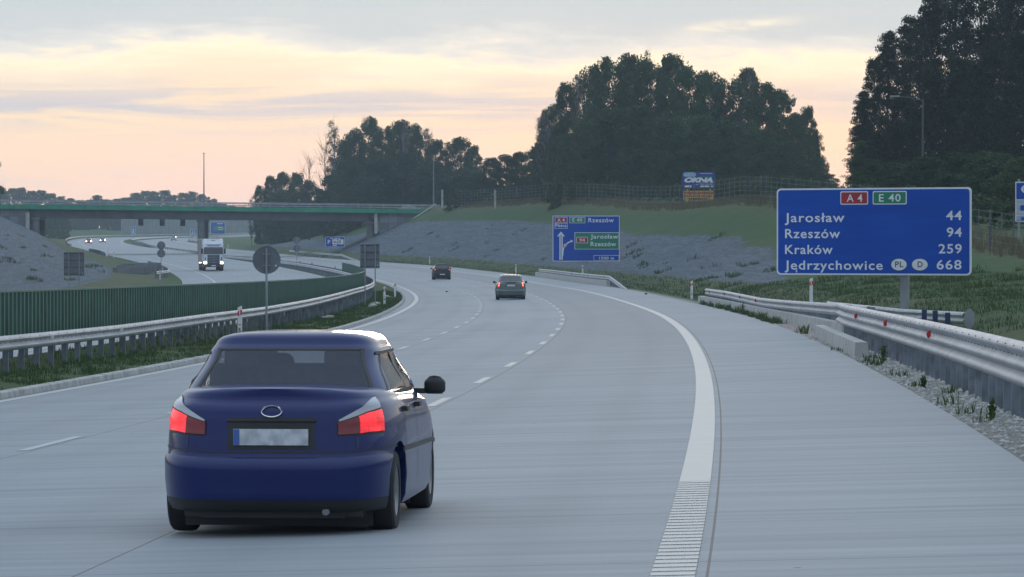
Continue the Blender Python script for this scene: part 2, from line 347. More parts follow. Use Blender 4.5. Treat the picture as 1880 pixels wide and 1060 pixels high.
M_dred=mat('board_red_letters',(.22,.05,.03),.7,var=.1)
M_navy=mat('navy_post_paint',(.012,.03,.10),.5,var=.15)
M_tyre=mat('tyre_rubber',(.018,.018,.02),.8,var=.2,vs=8)
M_rim=mat('wheel_rim',(.30,.31,.32),.35,metal=.8,var=.1)
M_trim=mat('black_trim',(.02,.021,.023),.5,var=.15)
M_glass=mat('car_glass',(.012,.014,.018),.05,var=.1,spec=.7,coat=.5)
M_chrome=mat('chrome',(.6,.6,.6),.15,metal=1,var=.03)
M_bark=mat('bark',(.045,.04,.033),.9,var=.35,vs=3.,bump=.5,bs=10)
M_birch=mat('birch_bark',(.34,.34,.32),.8,col2=(.05,.05,.05),vs=4.,cscale=(1,1,3))
def leaf(name,a,b,c): 
    g=G(name); n=g.noise(g.obj(),.45,4,.7); f=g.noise(g.obj(),3.5,3,.7)
    k=g.mix(g.rng(n,.35,.65),a,b); k=g.mix(g.rng(f,.4,.75,0,.6),k,c); oi=g.node('ShaderNodeObjectInfo').outputs['Random']; k=g.mix(g.rng(oi,0,1,0,.55),k,tuple(v*.45 for v in a)); k=g.mix(g.rng(oi,.7,1,0,.35),k,tuple(min(1,v*1.2) for v in c)); g.l.new(k,g.b.inputs['Base Color']); g.b.inputs['Roughness'].default_value=.75; g.b.inputs['Specular IOR Level'].default_value=.25
    return g.m
M_leaf=leaf('foliage_broadleaf',(.026,.056,.018),(.052,.100,.030),(.085,.125,.036))
M_pine=leaf('foliage_pine',(.010,.020,.009),(.020,.036,.014),(.028,.042,.018))
M_thin=leaf('foliage_thin',(.07,.06,.035),(.10,.085,.05),(.06,.07,.03))
M_weed=leaf('weed_green',(.05,.10,.02),(.08,.13,.03),(.10,.13,.04))
M_dryg=leaf('dry_grass',(.14,.12,.06),(.20,.16,.085),(.09,.10,.04))
# ================= terrain
def mk_ground():
    s1=np.concatenate([np.arange(-60,720,2.5),np.arange(720,1600,6.),np.arange(1600,2401,40.)])
    L=[-600,-300,-160,-110,-80,-65,-57,-52,-48,-46,-44,-42,-40,-38,-37,-36,-35,-34.2,-33.4,-32.6,-31.8,-31,-30,-29,-28,-27.2,OPO]
    Rr=[PE,7.0,7.5,8.0,8.6,9.3,10,10.7,11.3,12,12.5,13]+list(np.arange(13.8,28.1,.8))+[29,30,31,32.5,34,37,41,47,55,70,100,160,260,400,600]
    V=[];MK=[];UVs=[]
    for s in s1:
        kb=float(kerb(s)); cols=[(o,0) for o in L]+[(OPO+.12,1),(-19,1),(OPI-.12,1),(OPI,0),(-10.9,0),(-10.5,0),(-10.2,0),(-9.7,0),(-9.2,0),(-8.7,0),(kb-.08,0),(kb+.1,1),(0,1),(PE-.12,1)]+[(o,0) for o in Rr]
        gb=float(np.interp(s,[225,233,243,255],[13.2,13.4,12.9,12.55])); gt=float(np.interp(s,[225,233,254,298,311,325,344,384,423,450,524,590,656,690,707,850,872],[13.2,13.4,15.6,19.1,20.4,19.6,21.4,20.4,20.3,22.2,22.5,23.1,23.1,22,18.7,15.6,12.4]))
        lb=float(np.interp(s,[300,520,640,684],[-33.4,-33.6,-36,-39]))
        for o,lowr in cols:
            X,Y=XY(s,o); z=ground(s,o)-(.07 if lowr else 0)
            if (o>9 or o<-28.5) : z+= .10*noise.noise(Vector((X*.25,Y*.25,0)))+(.5*noise.noise(Vector((X*.03,Y*.03,5))) if abs(o)>36 else 0)
            V.append((X,Y,z)); UVs.append((o,s))
            d=-9
            if o>9 and 225<=s<=880: d=min(o-gb,gt-o)
            if o<-28 and 250<s<692: d=lb-o
            grv=min((o-PE)+.6,8.1-o) if PE-.2<=o<12 else (-9)
            if s>125 : grv=min(grv,7.3-o) if o<12 else grv
            dry=max(0,1-abs(o-29.5)/4.5) if o>20 else (.55 if (o<-28.5 and s<900) else 0)
            if 8<o<13: dry=.35
            if -10.9<=o<=kb: dry=.15
            MK.append((min(1,max(0,.5+d/4)),min(1,max(0,.5+grv/1.6)),dry,1))
    nc=len(cols); F=[(i*nc+j,i*nc+j+1,(i+1)*nc+j+1,(i+1)*nc+j) for i in range(len(s1)-1) for j in range(nc-1)]
    me=bpy.data.meshes.new('ground'); me.from_pydata([tuple(map(float,v)) for v in V],[],F); me.materials.append(M_ground)
    a=me.color_attributes.new('mask','FLOAT_COLOR','POINT'); a.data.foreach_set('color',np.array(MK,dtype=np.float32).ravel())
    uv=me.uv_layers.new(name='UVMap'); li=np.empty(len(me.loops),dtype=np.int32); me.loops.foreach_get('vertex_index',li); uv.data.foreach_set('uv',np.array(UVs,dtype=np.float32)[li].ravel())
    me.polygons.foreach_set('use_smooth',[True]*len(F)); me.update()
    o=bpy.data.objects.new('ground',me); COL.objects.link(o); o['kind']='structure'; return o
mk_ground()
def strip(name,m,ranges,offa,offb,zf,ds=2.,dz=.0,kind='structure',nsub=1,parent=None):
    """flat ribbon(s) following the road between two offsets (numbers or functions of s); ranges=[(s0,s1),...]"""
    V=[];F=[];U=[]
    fa=offa if callable(offa) else (lambda s:offa); fb=offb if callable(offb) else (lambda s:offb)
    for s0,s1 in ranges:
        n=max(1,int(round((s1-s0)/ds))); b=len(V)
        for i in range(n+1):
            s=s0+(s1-s0)*i/n
            for k in range(nsub+1):
                o=fa(s)+(fb(s)-fa(s))*k/nsub; X,Y=XY(s,o); V.append((float(X),float(Y),float(zf(s,o))+dz)); U.append((o,s))
        w=nsub+1
        F+=[(b+i*w+k,b+i*w+k+1,b+(i+1)*w+k+1,b+(i+1)*w+k) for i in range(n) for k in range(nsub)]
    me=bpy.data.meshes.new(name); me.from_pydata(V,[],F); me.materials.append(m)
    uv=me.uv_layers.new(name='UVMap'); li=np.empty(len(me.loops),dtype=np.int32); me.loops.foreach_get('vertex_index',li); uv.data.foreach_set('uv',np.array(U,dtype=np.float32)[li].ravel()); me.update()
    o=bpy.data.objects.new(name,me); COL.objects.link(o)
    if parent: o.parent=parent
    if kind: o['kind']=kind
    return o
strip('road',M_road,[(-60,2390)],lambda s:float(kerb(s)),PE+.03,zmain,nsub=8)
strip('far_road',M_road2,[(-60,2390)],OPO-.03,OPI+.03,zopp,nsub=8)
# painted lines
W=.12
def dashes(s0,n,L,per): return [(s0+i*per,s0+i*per+L) for i in range(n)]
strip('road_line_edge',M_line,[(34.4,1600)],3.79-.13,3.79+.13,zmain,dz=.005)
strip('road_line_edge_base',mat('worn_line',(.37,.39,.385),.7,var=.1,vs=4),[(14,34.4)],3.79-.13,3.79+.13,zmain,dz=.004)
strip('road_line_edge_ribs',M_line,[(14+.33*i,14+.33*i+.2) for i in range(62)],3.79-.13,3.79+.13,zmain,dz=.007,ds=.2)
strip('road_line_median_edge',M_line,[(-50,1600)],lambda s:float(led(s))-.10,lambda s:float(led(s))+.14,zmain,dz=.005)
strip('road_line_dashes',M_line,dashes(58.47-2-96,115,4,12),-.07,.07,zmain,dz=.005,ds=1)
strip('road_line_left_dashes',M_line,dashes(106.56-2-132,109,4,12),-3.635-.07,-3.635+.07,zmain,dz=.005,ds=1)
strip('far_road_line_edge',M_line,[(-50,1600)],OPL-.12,OPL+.12,zopp,dz=.005)
strip('far_road_line_outer',M_line,[(-50,1600)],OPL-3*LW-.12,OPL-3*LW+.12,zopp,dz=.005)
strip('far_road_line_dashes',M_line,dashes(60,125,8,12)[:0]+dashes(60,125,6,12),OPL-LW-.08,OPL-LW+.08,zopp,dz=.005)
strip('far_road_line_outer_dashes',M_line,dashes(60,125,6,12),OPL-2*LW-.08,OPL-2*LW+.08,zopp,dz=.005)
# kerb: a real step of precast stones
def mk_kerb():
    m=MB(); s=-30.
    while s<560:
        L=.97; P=[]
        for ss in (s,s+L):
            k=float(kerb(ss)); z=float(zmain(ss,k)); 
            for o,h in ((k+.02,-.05),(k+.0,.10),(k-.03,.12),(k-.15,.125),(k-.15,-.1)):
                X,Y=XY(ss,o); P.append((float(X),float(Y),z+h+.004*math.sin(s*3.1)))
        m.add(P,[(0,1,6,5),(1,2,7,6),(2,3,8,7),(3,4,9,8),(0,1,2,3,4)[::-1],(5,6,7,8,9)]); s+=1.0
    return tag(m.build('kerb',M_kerb),kind='structure')
mk_kerb()
M_gut=mat('gutter_concrete',(.30,.31,.31),.8,var=.25,vs=1.5,bump=.2,bs=20)
strip('gutter',M_gut,[(-30,560)],lambda s:float(kerb(s))+.02,lambda s:max(float(kerb(s))+.06,float(led(s))-.28),zmain,dz=.004)
strip('road_shoulder_stones',mat('pinkish_paving',(.30,.225,.205),.85,var=.2,vs=3,bump=.3,bs=30),[(101,127)],PE+.02,lambda s:min(7.6,7.35+(s-101)*.0),lambda s,o:zmain(s,PE),dz=-.005,nsub=2)
# flat land running out to the horizon, below the modelled ground
_fg=MB(); _fg.add([(-9000,-600,-7),(9000,-600,-7),(9000,14000,-7),(-9000,14000,-7)],[(0,1,2,3)]); tag(_fg.build('far_land',mat('far_fields',(.05,.075,.03),.95,var=.3,vs=.01)),kind='structure')
# ================= overbridge (Y about 684, decks falls slightly to the right)
def bz(x): return 9.07-(x+85.7)*(.73/63.8)      # top of green fascia at plan x
BR=empty('road_bridge',(-52,684,0.5),label='concrete road bridge with green edge beam crossing over both carriageways',cat='bridge'); bo=Vector((-52,684,.5))
def bpart(mb,name,m,**k):
    mb.v=[(p[0]-bo.x,p[1]-bo.y,p[2]-bo.z) for p in mb.v]; return mb.build(name,m,BR,**k)
def beam(x0,x1,y0,y1,zt,zb,mb):
    a=[(x0,y0,bz(x0)+zb),(x1,y0,bz(x1)+zb),(x1,y1,bz(x1)+zb),(x0,y1,bz(x0)+zb),(x0,y0,bz(x0)+zt),(x1,y0,bz(x1)+zt),(x1,y1,bz(x1)+zt),(x0,y1,bz(x0)+zt)]
    mb.add(a,[(0,3,2,1),(4,5,6,7),(0,1,5,4),(1,2,6,5),(2,3,7,6),(3,0,4,7)])
m=MB()
for x in np.arange(-118,-12.1,5.9): beam(x+.02,x+5.88,679.1,679.42,0,-.72,m)
bpart(m,'edge_beam',M_bgreen)
m=MB(); beam(-118,-12,679.43,691.5,-.25,-.70,m); beam(-118,-12,679.6,680.3,.02,-.25,m); bpart(m,'deck',M_bconc)
m=MB()
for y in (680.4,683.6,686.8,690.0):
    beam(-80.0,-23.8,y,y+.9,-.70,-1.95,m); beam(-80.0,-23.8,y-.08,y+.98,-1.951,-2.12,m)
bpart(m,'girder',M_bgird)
for nm,xc,ww in (('pier',-51.75,1.25),('pier',-79.3,1.35),('pier',-23.6,1.3)):
    for y in (681.2,689.2):
        m=MB(); zt=bz(xc)-2.12
        pr=[(math.cos(a)*ww/2*1.0,math.sin(a)*.65) for a in np.linspace(0,2*math.pi,20,endpoint=False)]
        b=[(xc+p[0],y+p[1],-2.) for p in pr]+[(xc+p[0],y+p[1],zt) for p in pr]; m.add(b,[(i,(i+1)%20,20+(i+1)%20,20+i) for i in range(20)]+[tuple(range(20))[::-1],tuple(range(20,40))])
        bpart(m,nm,M_bconc,smooth=True)
for xc in (-51.75,-79.3,-23.6): m=MB(); m.box((xc,685.2,bz(xc)-2.3),(1.5,9.6,.36)); bpart(m,'pier_cap',M_bconc)
def block_mat():
    g=G('facing_blocks'); b=g.node('ShaderNodeTexBrick'); b.offset=0; b.inputs['Scale'].default_value=1; b.inputs['Brick Width'].default_value=1.5; b.inputs['Row Height'].default_value=1.1; b.inputs['Mortar Size'].default_value=.03
    b.inputs['Color1'].default_value=(.13,.14,.15,1); b.inputs['Color2'].default_value=(.24,.25,.265,1); b.inputs['Mortar'].default_value=(.08,.09,.1,1)
    sp=g.node('ShaderNodeSeparateXYZ'); g.l.new(g.obj(),sp.inputs[0]); cb=g.node('ShaderNodeCombineXYZ'); g.l.new(sp.outputs[0],cb.inputs[0]); g.l.new(sp.outputs[2],cb.inputs[1]); g.l.new(cb.outputs[0],b.inputs['Vector'])
    n=g.noise(g.obj(),.6); g.l.new(g.mix(g.rng(n,.3,.7,0,.4),b.outputs['Color'],(.15,.16,.17)),g.b.inputs['Base Color']); g.b.inputs['Roughness'].default_value=.85; return g.m
M_block=block_mat()
for x0,x1 in ((-117,-80.3),(-22.1,-12.3)):
    m=MB(); beam(x0,x1,679.9,691.3,-.72,-9.5,m); bpart(m,'abutment',M_block)
for c_,d_ in (((-22.6,679.6,5.9),(.5,.5,3.4)),((-80.45,679.6,5.4),(.6,.6,4.6))): m=MB(); m.box(c_,d_); bpart(m,'downpipe_casing',M_conc)
m=MB()
for z in (.28,.52,.74):
    m.tube([(-116,679.6,bz(-116)+z),(-12,679.6,bz(-12)+z)],.055 if z>.5 else .035,5)
for z in (.3,.7): m.tube([(-116,691.,bz(-116)+z),(-12,691.,bz(-12)+z)],.06,5)
bpart(m,'railing_bars',M_galv)
for i in range(50):
    x=-115+i*2.08; m=MB(); m.box((x,679.62,bz(x)+.37),(.07,.07,.76)); bpart(m,'railing_post',M_galv)
# stair-like drain down the right cone
m=MB(); pts=[(-22.2,677.6),(-12.9,678.6)]
m.tube([(-22.3,677.9,2.75),(-17.5,678.3,5.9),(-12.6,678.7,9.1)],.14,5); tag(m.build('slope_handrail',M_conc),'pale handrail climbing the grey slope beside the right bridge abutment','handrail')
m=MB()
for i,x in enumerate((-90,-86.2,-82.6)): pass
# lane signal boards hung on the far side of the bridge
for i,(x,wd) in enumerate(((-62.8,'left'),(-59.2,'middle'),(-55.7,'right'))):
    o=empty('lane_signal_board',(x,692.2,bz(x)-2.0),label='dark square signal board hung under the bridge, %s one of three'%{'left':'leftmost','middle':'middle','right':'rightmost'}[wd],cat='signal board',group='signal boards hung under the bridge')
    m=MB(); m.box((0,0,-.62),(.86,.18,1.2)); m.build('panel',M_back,o)
    m=MB(); m.box((0,-.12,-.3),(.86,.05,.05)); m.box((0,-.12,.0),(.06,.05,.62)); m.box((0,0,.35),(.1,.1,.8)); m.build('bracket',M_galv,o)
# gravel heap on the bridge approach
def heap(x,y,z,r,h,lab):
    m=MB(); n=28; rings=9
    pts=[(0,0,h)]
    for k in range(1,rings+1):
        t=k/rings
        for j in range(n):
            a=2*math.pi*j/n; rr=r*t*(1+.12*math.sin(3*a+1)+.06*math.sin(7*a)); pts.append((rr*math.cos(a)*1.6,rr*math.sin(a),h*(1-t**1.3)+.1*noise.noise(Vector((rr*math.cos(a)*1.3,rr*math.sin(a)*1.3,z)))))
    f=[(0,1+j,1+(j+1)%n) for j in range(n)]+[(1+(k)*n+j,1+(k+1)*n+j,1+(k+1)*n+(j+1)%n,1+k*n+(j+1)%n) for k in range(rings-1) for j in range(n)]
    m.add(pts,f); o=m.build('gravel_heap',mat('heap_gravel',(.19,.18,.175),.9,var=.3,vs=3,bump=.8,bs=14),smooth=True); o.location=(x,y,z); tag(o,lab,'gravel heap')
heap(-17.6,694,8.15,1.5,1.05,'low grey gravel heap behind the bridge railing near its right end')
# ================= guardrails
WB=[(0,.31),(.015,.305),(.045,.285),(.075,.25),(.078,.225),(.05,.20),(.012,.175),(.0,.16),(.0,.15),(.012,.135),(.05,.11),(.078,.085),(.075,.06),(.045,.025),(.015,.005),(0,0)]
TB=[(0,.50),(.015,.495),(.05,.475),(.085,.44),(.085,.41),(.05,.38),(.01,.345),(.0,.335),(.01,.325),(.05,.295),(.085,.265),(.085,.235),(.05,.205),(.01,.175),(.0,.165),(.01,.155),(.05,.125),(.085,.095),(.085,.06),(.05,.025),(.015,.005),(0,0)]
def railmesh(path,prof,side,name,parent,m=None,org=None):
    """path: list of (X,Y,ztop); side: -1 puts the waves to the left of travel, +1 to the right"""
    mb=MB(); k=len(prof); hh=prof[0][1]; n=len(path)
    for i in range(n):
        a=path[max(0,i-1)]; b=path[min(n-1,i+1)]; t=Vector((b[0]-a[0],b[1]-a[1],0)).normalized(); nn=Vector((t.y,-t.x,0))*side
        for d,h in prof: mb.v.append((path[i][0]+nn.x*d,path[i][1]+nn.y*d,path[i][2]-hh+h))
        for d,h in prof: mb.v.append((path[i][0]+nn.x*(d-.012),path[i][1]+nn.y*(d-.012),path[i][2]-hh+h))
    w=2*k
    for i in range(n-1):
        for j in range(k-1):
            mb.f.append((i*w+j,i*w+j+1,(i+1)*w+j+1,(i+1)*w+j)); mb.f.append((i*w+k+j,(i+1)*w+k+j,(i+1)*w+k+j+1,i*w+k+j+1)); mb.m+=[0,0]
        mb.f.append((i*w,(i+1)*w,(i+1)*w+k,i*w+k)); mb.f.append((i*w+k-1,i*w+2*k-1,(i+1)*w+2*k-1,(i+1)*w+k-1)); mb.m+=[0,0]
    if org is not None: mb.v=[(p[0]-org[0],p[1]-org[1],p[2]-org[2]) for p in mb.v]
    return mb.build(name,m or M_rail,parent,smooth=True,sharp=50)
def c_post(parent,X,Y,z0,z1,rz,org,w=.12,m=None):
    mb=MB(); c=(X-org[0],Y-org[1],(z0+z1)/2-org[2]); h=z1-z0
    def loc(x,y): return (c[0]+x*math.cos(rz)-y*math.sin(rz),c[1]+x*math.sin(rz)+y*math.cos(rz),c[2])
    mb.box(loc(0,-.0),(w,.012,h),rz); mb.box(loc(-w/2+.006,.03),(.012,.05,h),rz); mb.box(loc(w/2-.006,.03),(.012,.05,h),rz)
    return mb.build('post',m or M_post,parent)
def guardrail(label,s0,s1,off,top,side,prof=WB,step=3.1,group=None,posts=True,reflect=None,rs=(0,),flare=None,ds=1.0,pd=.12,pw=.12,bolts=True,maxp=100,rm=None,pz=None,cat='guardrail',name='guardrail',end=None):
    fo=off if callable(off) else (lambda s:off); ft=top if callable(top) else (lambda s:ground(s,fo(s))+top)
    P0=P3(s0,fo(s0)); g=empty(name,P0,label=label,cat=cat,group=group); org=P0
    n=max(2,int((s1-s0)/ds)); path=[]
    for i in range(n+1):
        s=s0+(s1-s0)*i/n; X,Y=XY(s,fo(s)); path.append((float(X),float(Y),ft(s)))
    railmesh(path,prof,side,'rail',g,rm,org)
    hh=prof[0][1]
    if posts:
        ss=np.arange(s0+.4,s1-.2,step); rest=MB()
        for i,s in enumerate(ss):
            s=float(s); o=fo(s)-side*pd; X,Y=XY(s,o); zb=ground(s,o)-.25; zt=ft(s)-.04
            if i<maxp: c_post(g,float(X),float(Y),zb,zt,-float(I(s,_th)),org,pw)
            else: rest.box((float(X)-org[0],float(Y)-org[1],(zb+zt)/2-org[2]),(pw,.06,zt-zb),-float(I(s,_th)))
        if rest.v: tag(rest.build('far_posts',M_post,g),kind='stuff')
    if bolts and s0<140:
        mb=MB(); zs=[.08*0+hh*.5-.0] 
        for s in np.arange(s0+.3,min(s1,150),1.33):
            for q,(d,h) in enumerate(((.004,prof[7][1]),(.01,prof[7][1]))): pass
            for dx_,hz_,dd in ((0,prof[7][1]-.004,.006),(.66,prof[7][1],.006),(.1,hh-.05,.078)):
                s_=float(s)+dx_; o=fo(s_)+side*dd; X,Y=XY(s_,o); mb.box((float(X)-org[0],float(Y)-org[1],ft(s_)-hh+hz_-org[2]),(.012,.03,.016),-float(I(s_,_th)))
        if mb.v: tag(mb.build('bolts',M_bolt,g),kind='stuff')
    if reflect:
        for s in reflect:
            o=fo(s)+side*.06; X,Y=XY(s,o); mb=MB(); r=.068; rz=-float(I(s,_th))
            pts=[(r*math.cos(a)*side*1.0,r*math.sin(a)) for a in np.linspace(-math.pi/2,math.pi/2,9)]
            mb.poly(pts,.012,-.006); mb.v=[(p[0]*math.cos(rz)-p[1]*math.sin(rz),p[0]*math.sin(rz)+p[1]*math.cos(rz),p[2]) for p in mb.v]
            mb.build('reflector',M_red if side<0 else M_white,g,loc=(float(X)-org[0],float(Y)-org[1],ft(s)-hh+hh*.62-org[2]))
    return g,org
zrel=lambda vs,hs:(lambda s:float(I(s,_z))+float(np.interp(s,vs,hs)))
mtop=zrel([60,80,100,120,140,163,186,212,245,400,700],[.58,.58,.56,.60,.61,.67,.74,.80,.78,.66,.60])
def mtop2(s): return mtop(s)-.02
guardrail('long galvanised guardrail along the grass median, in front of the green screen',58,720,-10.2,mtop,1,step=2.05,group='guardrails of the median',reflect=[88,99.5,122,147,172,190],maxp=100)
guardrail('dark-backed guardrail on the far side of the median, behind the green screen',58,720,-11.0,mtop2,-1,step=2.05,group='guardrails of the median',bolts=False,maxp=100)
guardrail('far median guardrail curving away past the bridge beside the near carriageway',722,1500,-8.9,.72,1,step=8,group='guardrails of the median',bolts=False,ds=4)
# near right three-wave rail
RTOP=zrel([30,45,60,100,112],[1.10,1.09,1.10,1.10,1.05])
def roff(s): return float(np.interp(s,[20,95,104],[7.3,7.3,7.5]))
guardrail('heavy three-wave guardrail beside the gravel verge, nearest on the right',16,101.5,roff,RTOP,-1,TB,step=1.33,group='guardrails on the right verge',reflect=[62.8,76.5,88.5],ds=.7,pd=.16,pw=.14)
RTOP2=zrel([100,110,132,145,150,165,180,200,206],[1.04,1.0,.90,.86,.85,.87,.90,.89,.86])
def roff2(s): return float(np.interp(s,[96,111,138,150,200],[8.3,7.75,7.35,7.25,7.35]))
guardrail('two-wave guardrail on a white concrete plinth, running on from the big rail to the delineator',100.5,199,roff2,RTOP2,-1,step=1.33,group='guardrails on the right verge',reflect=[152,166,180,194],ds=.8)
RTOP3=lambda s: float(np.interp(s,[104,142],[.155+.0,-.06]))
def roff3(s): return float(np.interp(s,[104,118,142],[10.75,10.3,9.3]))
g3,o3=guardrail('short rear guardrail with a rounded end plate behind the big sign post',104,143,roff3,lambda s: float(np.interp(s,[104,120,142],[.24,.08,.0])),-1,step=4,group='guardrails on the right verge',ds=.8)
def endplate(s,off,zt,parent,org,hh=.31):
    X,Y=XY(s,off); m=MB(); pts=[(.13*math.cos(a),.0+.26*math.sin(a)) for a in np.linspace(0,2*math.pi,20,endpoint=False)]
    m.poly([(p[0],p[1]) for p in pts],.03,0); m.build('end_plate',M_galv,parent,loc=(float(X)-org[0],float(Y)-org[1]-.1,zt-.15-org[2]))
endplate(104,10.85,.22,g3,o3)
for s,o in ((104.6,10.35),(107.6,10.25),(109.5,10.1)):
    X,Y=XY(s,o); m=MB(); z=ground(s,o); m.box((0,0,(.22-z)/2-.1),(.13,.10,.22-z+.2)); ob=m.build('post_support',M_navy,g3,loc=(float(X)-o3[0],float(Y)-o3[1],z-o3[2]))
# far right rails
def roff4(s): return 7.0
guardrail('guardrail on a concrete plinth below the lane sign, near end bent down',277,388,lambda s:float(np.interp(s,[277,300,388],[6.95,7.15,7.4])),lambda s: ground(s,7.1)+float(np.interp(s,[277,279,300,388],[.06,.08,.78,.76])),-1,step=3,group='guardrails on the right verge',reflect=[305,325,345,365],ds=1.5,bolts=False)
guardrail('distant guardrail at the foot of the grey slope, below the parking sign',608,724,7.5,lambda s: ground(s,7.5)+float(np.interp(s,[608,612,632],[.05,.1,.78])),-1,step=4,group='guardrails on the right verge',ds=2,bolts=False)
def plinth(label,s0,s1,fo,h,w,zt=None,n=20):
    m=MB(); 
    for i in range(n):
        a=s0+(s1-s0)*i/n+.01; b=s0+(s1-s0)*(i+1)/n-.01; P=[]
        for s in (a,b):
            for d,z in ((-w*.62,-.1),(-w*.5,h),(w*.5,h),(w*.62,-.1)):
                X,Y=XY(s,fo(s)+d); P.append((float(X),float(Y),ground(s,PE+.2)+z))
        m.add(P,[(0,1,5,4),(1,2,6,5),(2,3,7,6),(0,3,2,1),(4,5,6,7)])
    return tag(m.build('concrete_plinth',M_conc),label,'concrete plinth',group='concrete plinths under the guardrails')
plinth('long pale concrete plinth carrying the two-wave guardrail on the right',106,203,lambda s:roff2(s)-.06,.32,.26,n=26)
plinth('short pale concrete block standing alone in front of the big three-wave rail',80,104,lambda s:float(np.interp(s,[80,111],[6.93,7.1])),.30,.24,n=1)
plinth('distant pale concrete plinth under the middle-distance guardrail',300,390,lambda s:float(np.interp(s,[277,300,388],[6.9,7.05,7.3])),.42,.26,n=18)
# opposite carriageway outer rails
guardrail('guardrail on the outer edge of the far carriageway around the distant bend',860,1640,-27.0,.75,1,step=10,group='guardrails along the far carriageway',ds=5,bolts=False)
guardrail('short dark guardrail section on the outer edge of the far carriageway below the bridge',664,740,-27.2,lambda s:ground(s,-27.2)+float(np.interp(s,[664,668,690,735,740],[.1,.55,.78,.78,.2])),1,step=3,group='guardrails along the far carriageway',ds=2,bolts=False)
guardrail('flared guardrail end by the stone culvert beside the far carriageway',424,540,lambda s:float(np.interp(s,[424,455,470,540],[-29.0,-27.3,-27.1,-27.1])),.78,1,step=3,group='guardrails along the far carriageway',ds=1.5,bolts=False)
guardrail('far outer guardrail of the near carriageway after the bend, right of the bridge pier',1040,1640,7.2,.75,-1,step=10,group='guardrails on the right verge',ds=5,bolts=False)
# stone culvert head
m=MB(); 
for i,(s,o,h) in enumerate(((452,-31.5,.75),(462,-31.0,.9),(474,-30.5,1.0),(486,-29.8,1.0),(498,-29.2,.95))):
    p=P3(s,o)
    if i==0: cv_=empty('culvert_headwall',p,label='grey stone culvert headwall in the grass left of the oncoming truck',cat='culvert'); cp=p
    m=MB(); m.box((p.x-cp.x,p.y-cp.y,p.z-cp.z+h/2-.1),(3.4,2.2,h),rdir(s)+.5); m.build('stone_block',M_block,cv_)
# ================= green anti-glare screen
sc_=empty('anti_glare_screen',P3(75,-10.75),label='long dark green corrugated screen standing between the median guardrails',cat='screen'); so0=P3(75,-10.75)
m=MB(); ss=np.arange(66,402.01,.0)if False else None
s=48.;k=0;V=[]
while s<402:
    d=.045 if (k//2)%2 else -.02; X,Y=XY(s,-10.8+d); zt=float(I(s,_z))+1.44+.008*math.sin(s*1.7); zb=float(I(s,_z))+.30
    V.append(((float(X),float(Y),zb),(float(X),float(Y),zt))); s+=(.10 if k%2 else .17)*(1 if s<200 else 1.6); k+=1
b=len(m.v)
for a,c in V: m.v+=[tuple(Vector(a)-so0),tuple(Vector(c)-so0)]
for i in range(len(V)-1): m.f.append((2*i,2*i+2,2*i+3,2*i+1)); m.m.append(0)
scr=m.build('panel',M_green,sc_); md=scr.modifiers.new('t','SOLIDIFY'); md.thickness=.02
m=MB(); 
for s in np.arange(48,402,2.5):
    s=float(s); P=[]
    for q in (s,s+2.5):
        for d,h in ((-.035,1.43),(.055,1.43),(.055,1.475),(-.035,1.475)):
            X,Y=XY(q,-10.8+d); P.append((float(X)-so0.x,float(Y)-so0.y,float(I(q,_z))+h-so0.z))
    m.add(P,[(0,4,5,1),(1,5,6,2),(2,6,7,3),(3,7,4,0),(0,1,2,3),(4,7,6,5)])
m.build('top_cap',mat('green_cap',(.03,.13,.09),.5),sc_)
# ================= right-of-way fence along the crest
FO=28.
fe=empty('wire_fence',P3(232,FO),label='wire fence on thin pale posts along the top of the cutting',cat='fence'); fo0=P3(232,FO)
sp=list(np.arange(206,372,5.1))+list(np.arange(372.5,655,3.75)); sp=[float(s) for s in sp]; far_m=MB()
for i,s in enumerate(sp):
    p=P3(s,FO); h=2.45+.06*math.sin(i*2.3); w_=.075 if i%9 else .15; wm=M_galv
    m=MB(); c=p-fo0
    if i<99: m.box((c.x,c.y,c.z+h/2-.2),(w_,.07,h+.4)); m.build('post',M_fence,fe)
    else: far_m.box((c.x,c.y,c.z+h/2-.2),(w_,.07,h+.4))
if far_m.v: tag(far_m.build('far_posts',M_fence,fe),kind='stuff')
m=MB()
for h in (.15,.6,1.05,1.5,1.95,2.38): m.tube([P3(s,FO-.05)-fo0+Vector((0,0,h)) for s in sp],.009,3)
m.build('wires',M_post,fe)
# big concrete fence posts near the bridge
for x,lab in ((812,'stout pale concrete post at the bridge end of the fence'),(909,'tall pale concrete post in the fence right of the bridge')):
    Yq=672 if x<850 else 600; X=(x-940)/FPX*Yq; m=MB(); z=gz(X,Yq); m.box((0,0,1.3),(.32,.3,3.0)); o=m.build('concrete_post',M_conc,loc=(X,Yq,z)); tag(o,lab,'post')
# ================= noise barrier behind the far bend
NB0=1394.
nb=empty('noise_barrier',P3(1290,-33),label='pale grey noise barrier with upright posts beyond the bend, seen under the bridge',cat='noise barrier'); nb0=P3(1290,-33)
m=MB(); 
for s in np.arange(NB0,1980,4.):
    s=float(s);a=P3(s,-33)-nb0;b=P3(s+4,-33)-nb0; m.add([(a.x,a.y,a.z-1),(b.x,b.y,b.z-1),(b.x,b.y,b.z+6.2),(a.x,a.y,a.z+6.2),(a.x,a.y+.15,a.z-1),(b.x,b.y+.15,b.z-1),(b.x,b.y+.15,b.z+6.2),(a.x,a.y+.15,a.z+6.2)],[(0,1,2,3),(4,7,6,5),(3,2,6,7)])
m.build('panel',mat('barrier_panel',(.17,.20,.19),.8,var=.12,vs=.5),nb)
for s in list(np.arange(NB0,1980,4.))[:98]: a=P3(float(s),-33)-nb0; m=MB(); m.box((a.x,a.y-.15,a.z+2.8),(.28,.24,7.)); m.build('post',M_galv,nb)
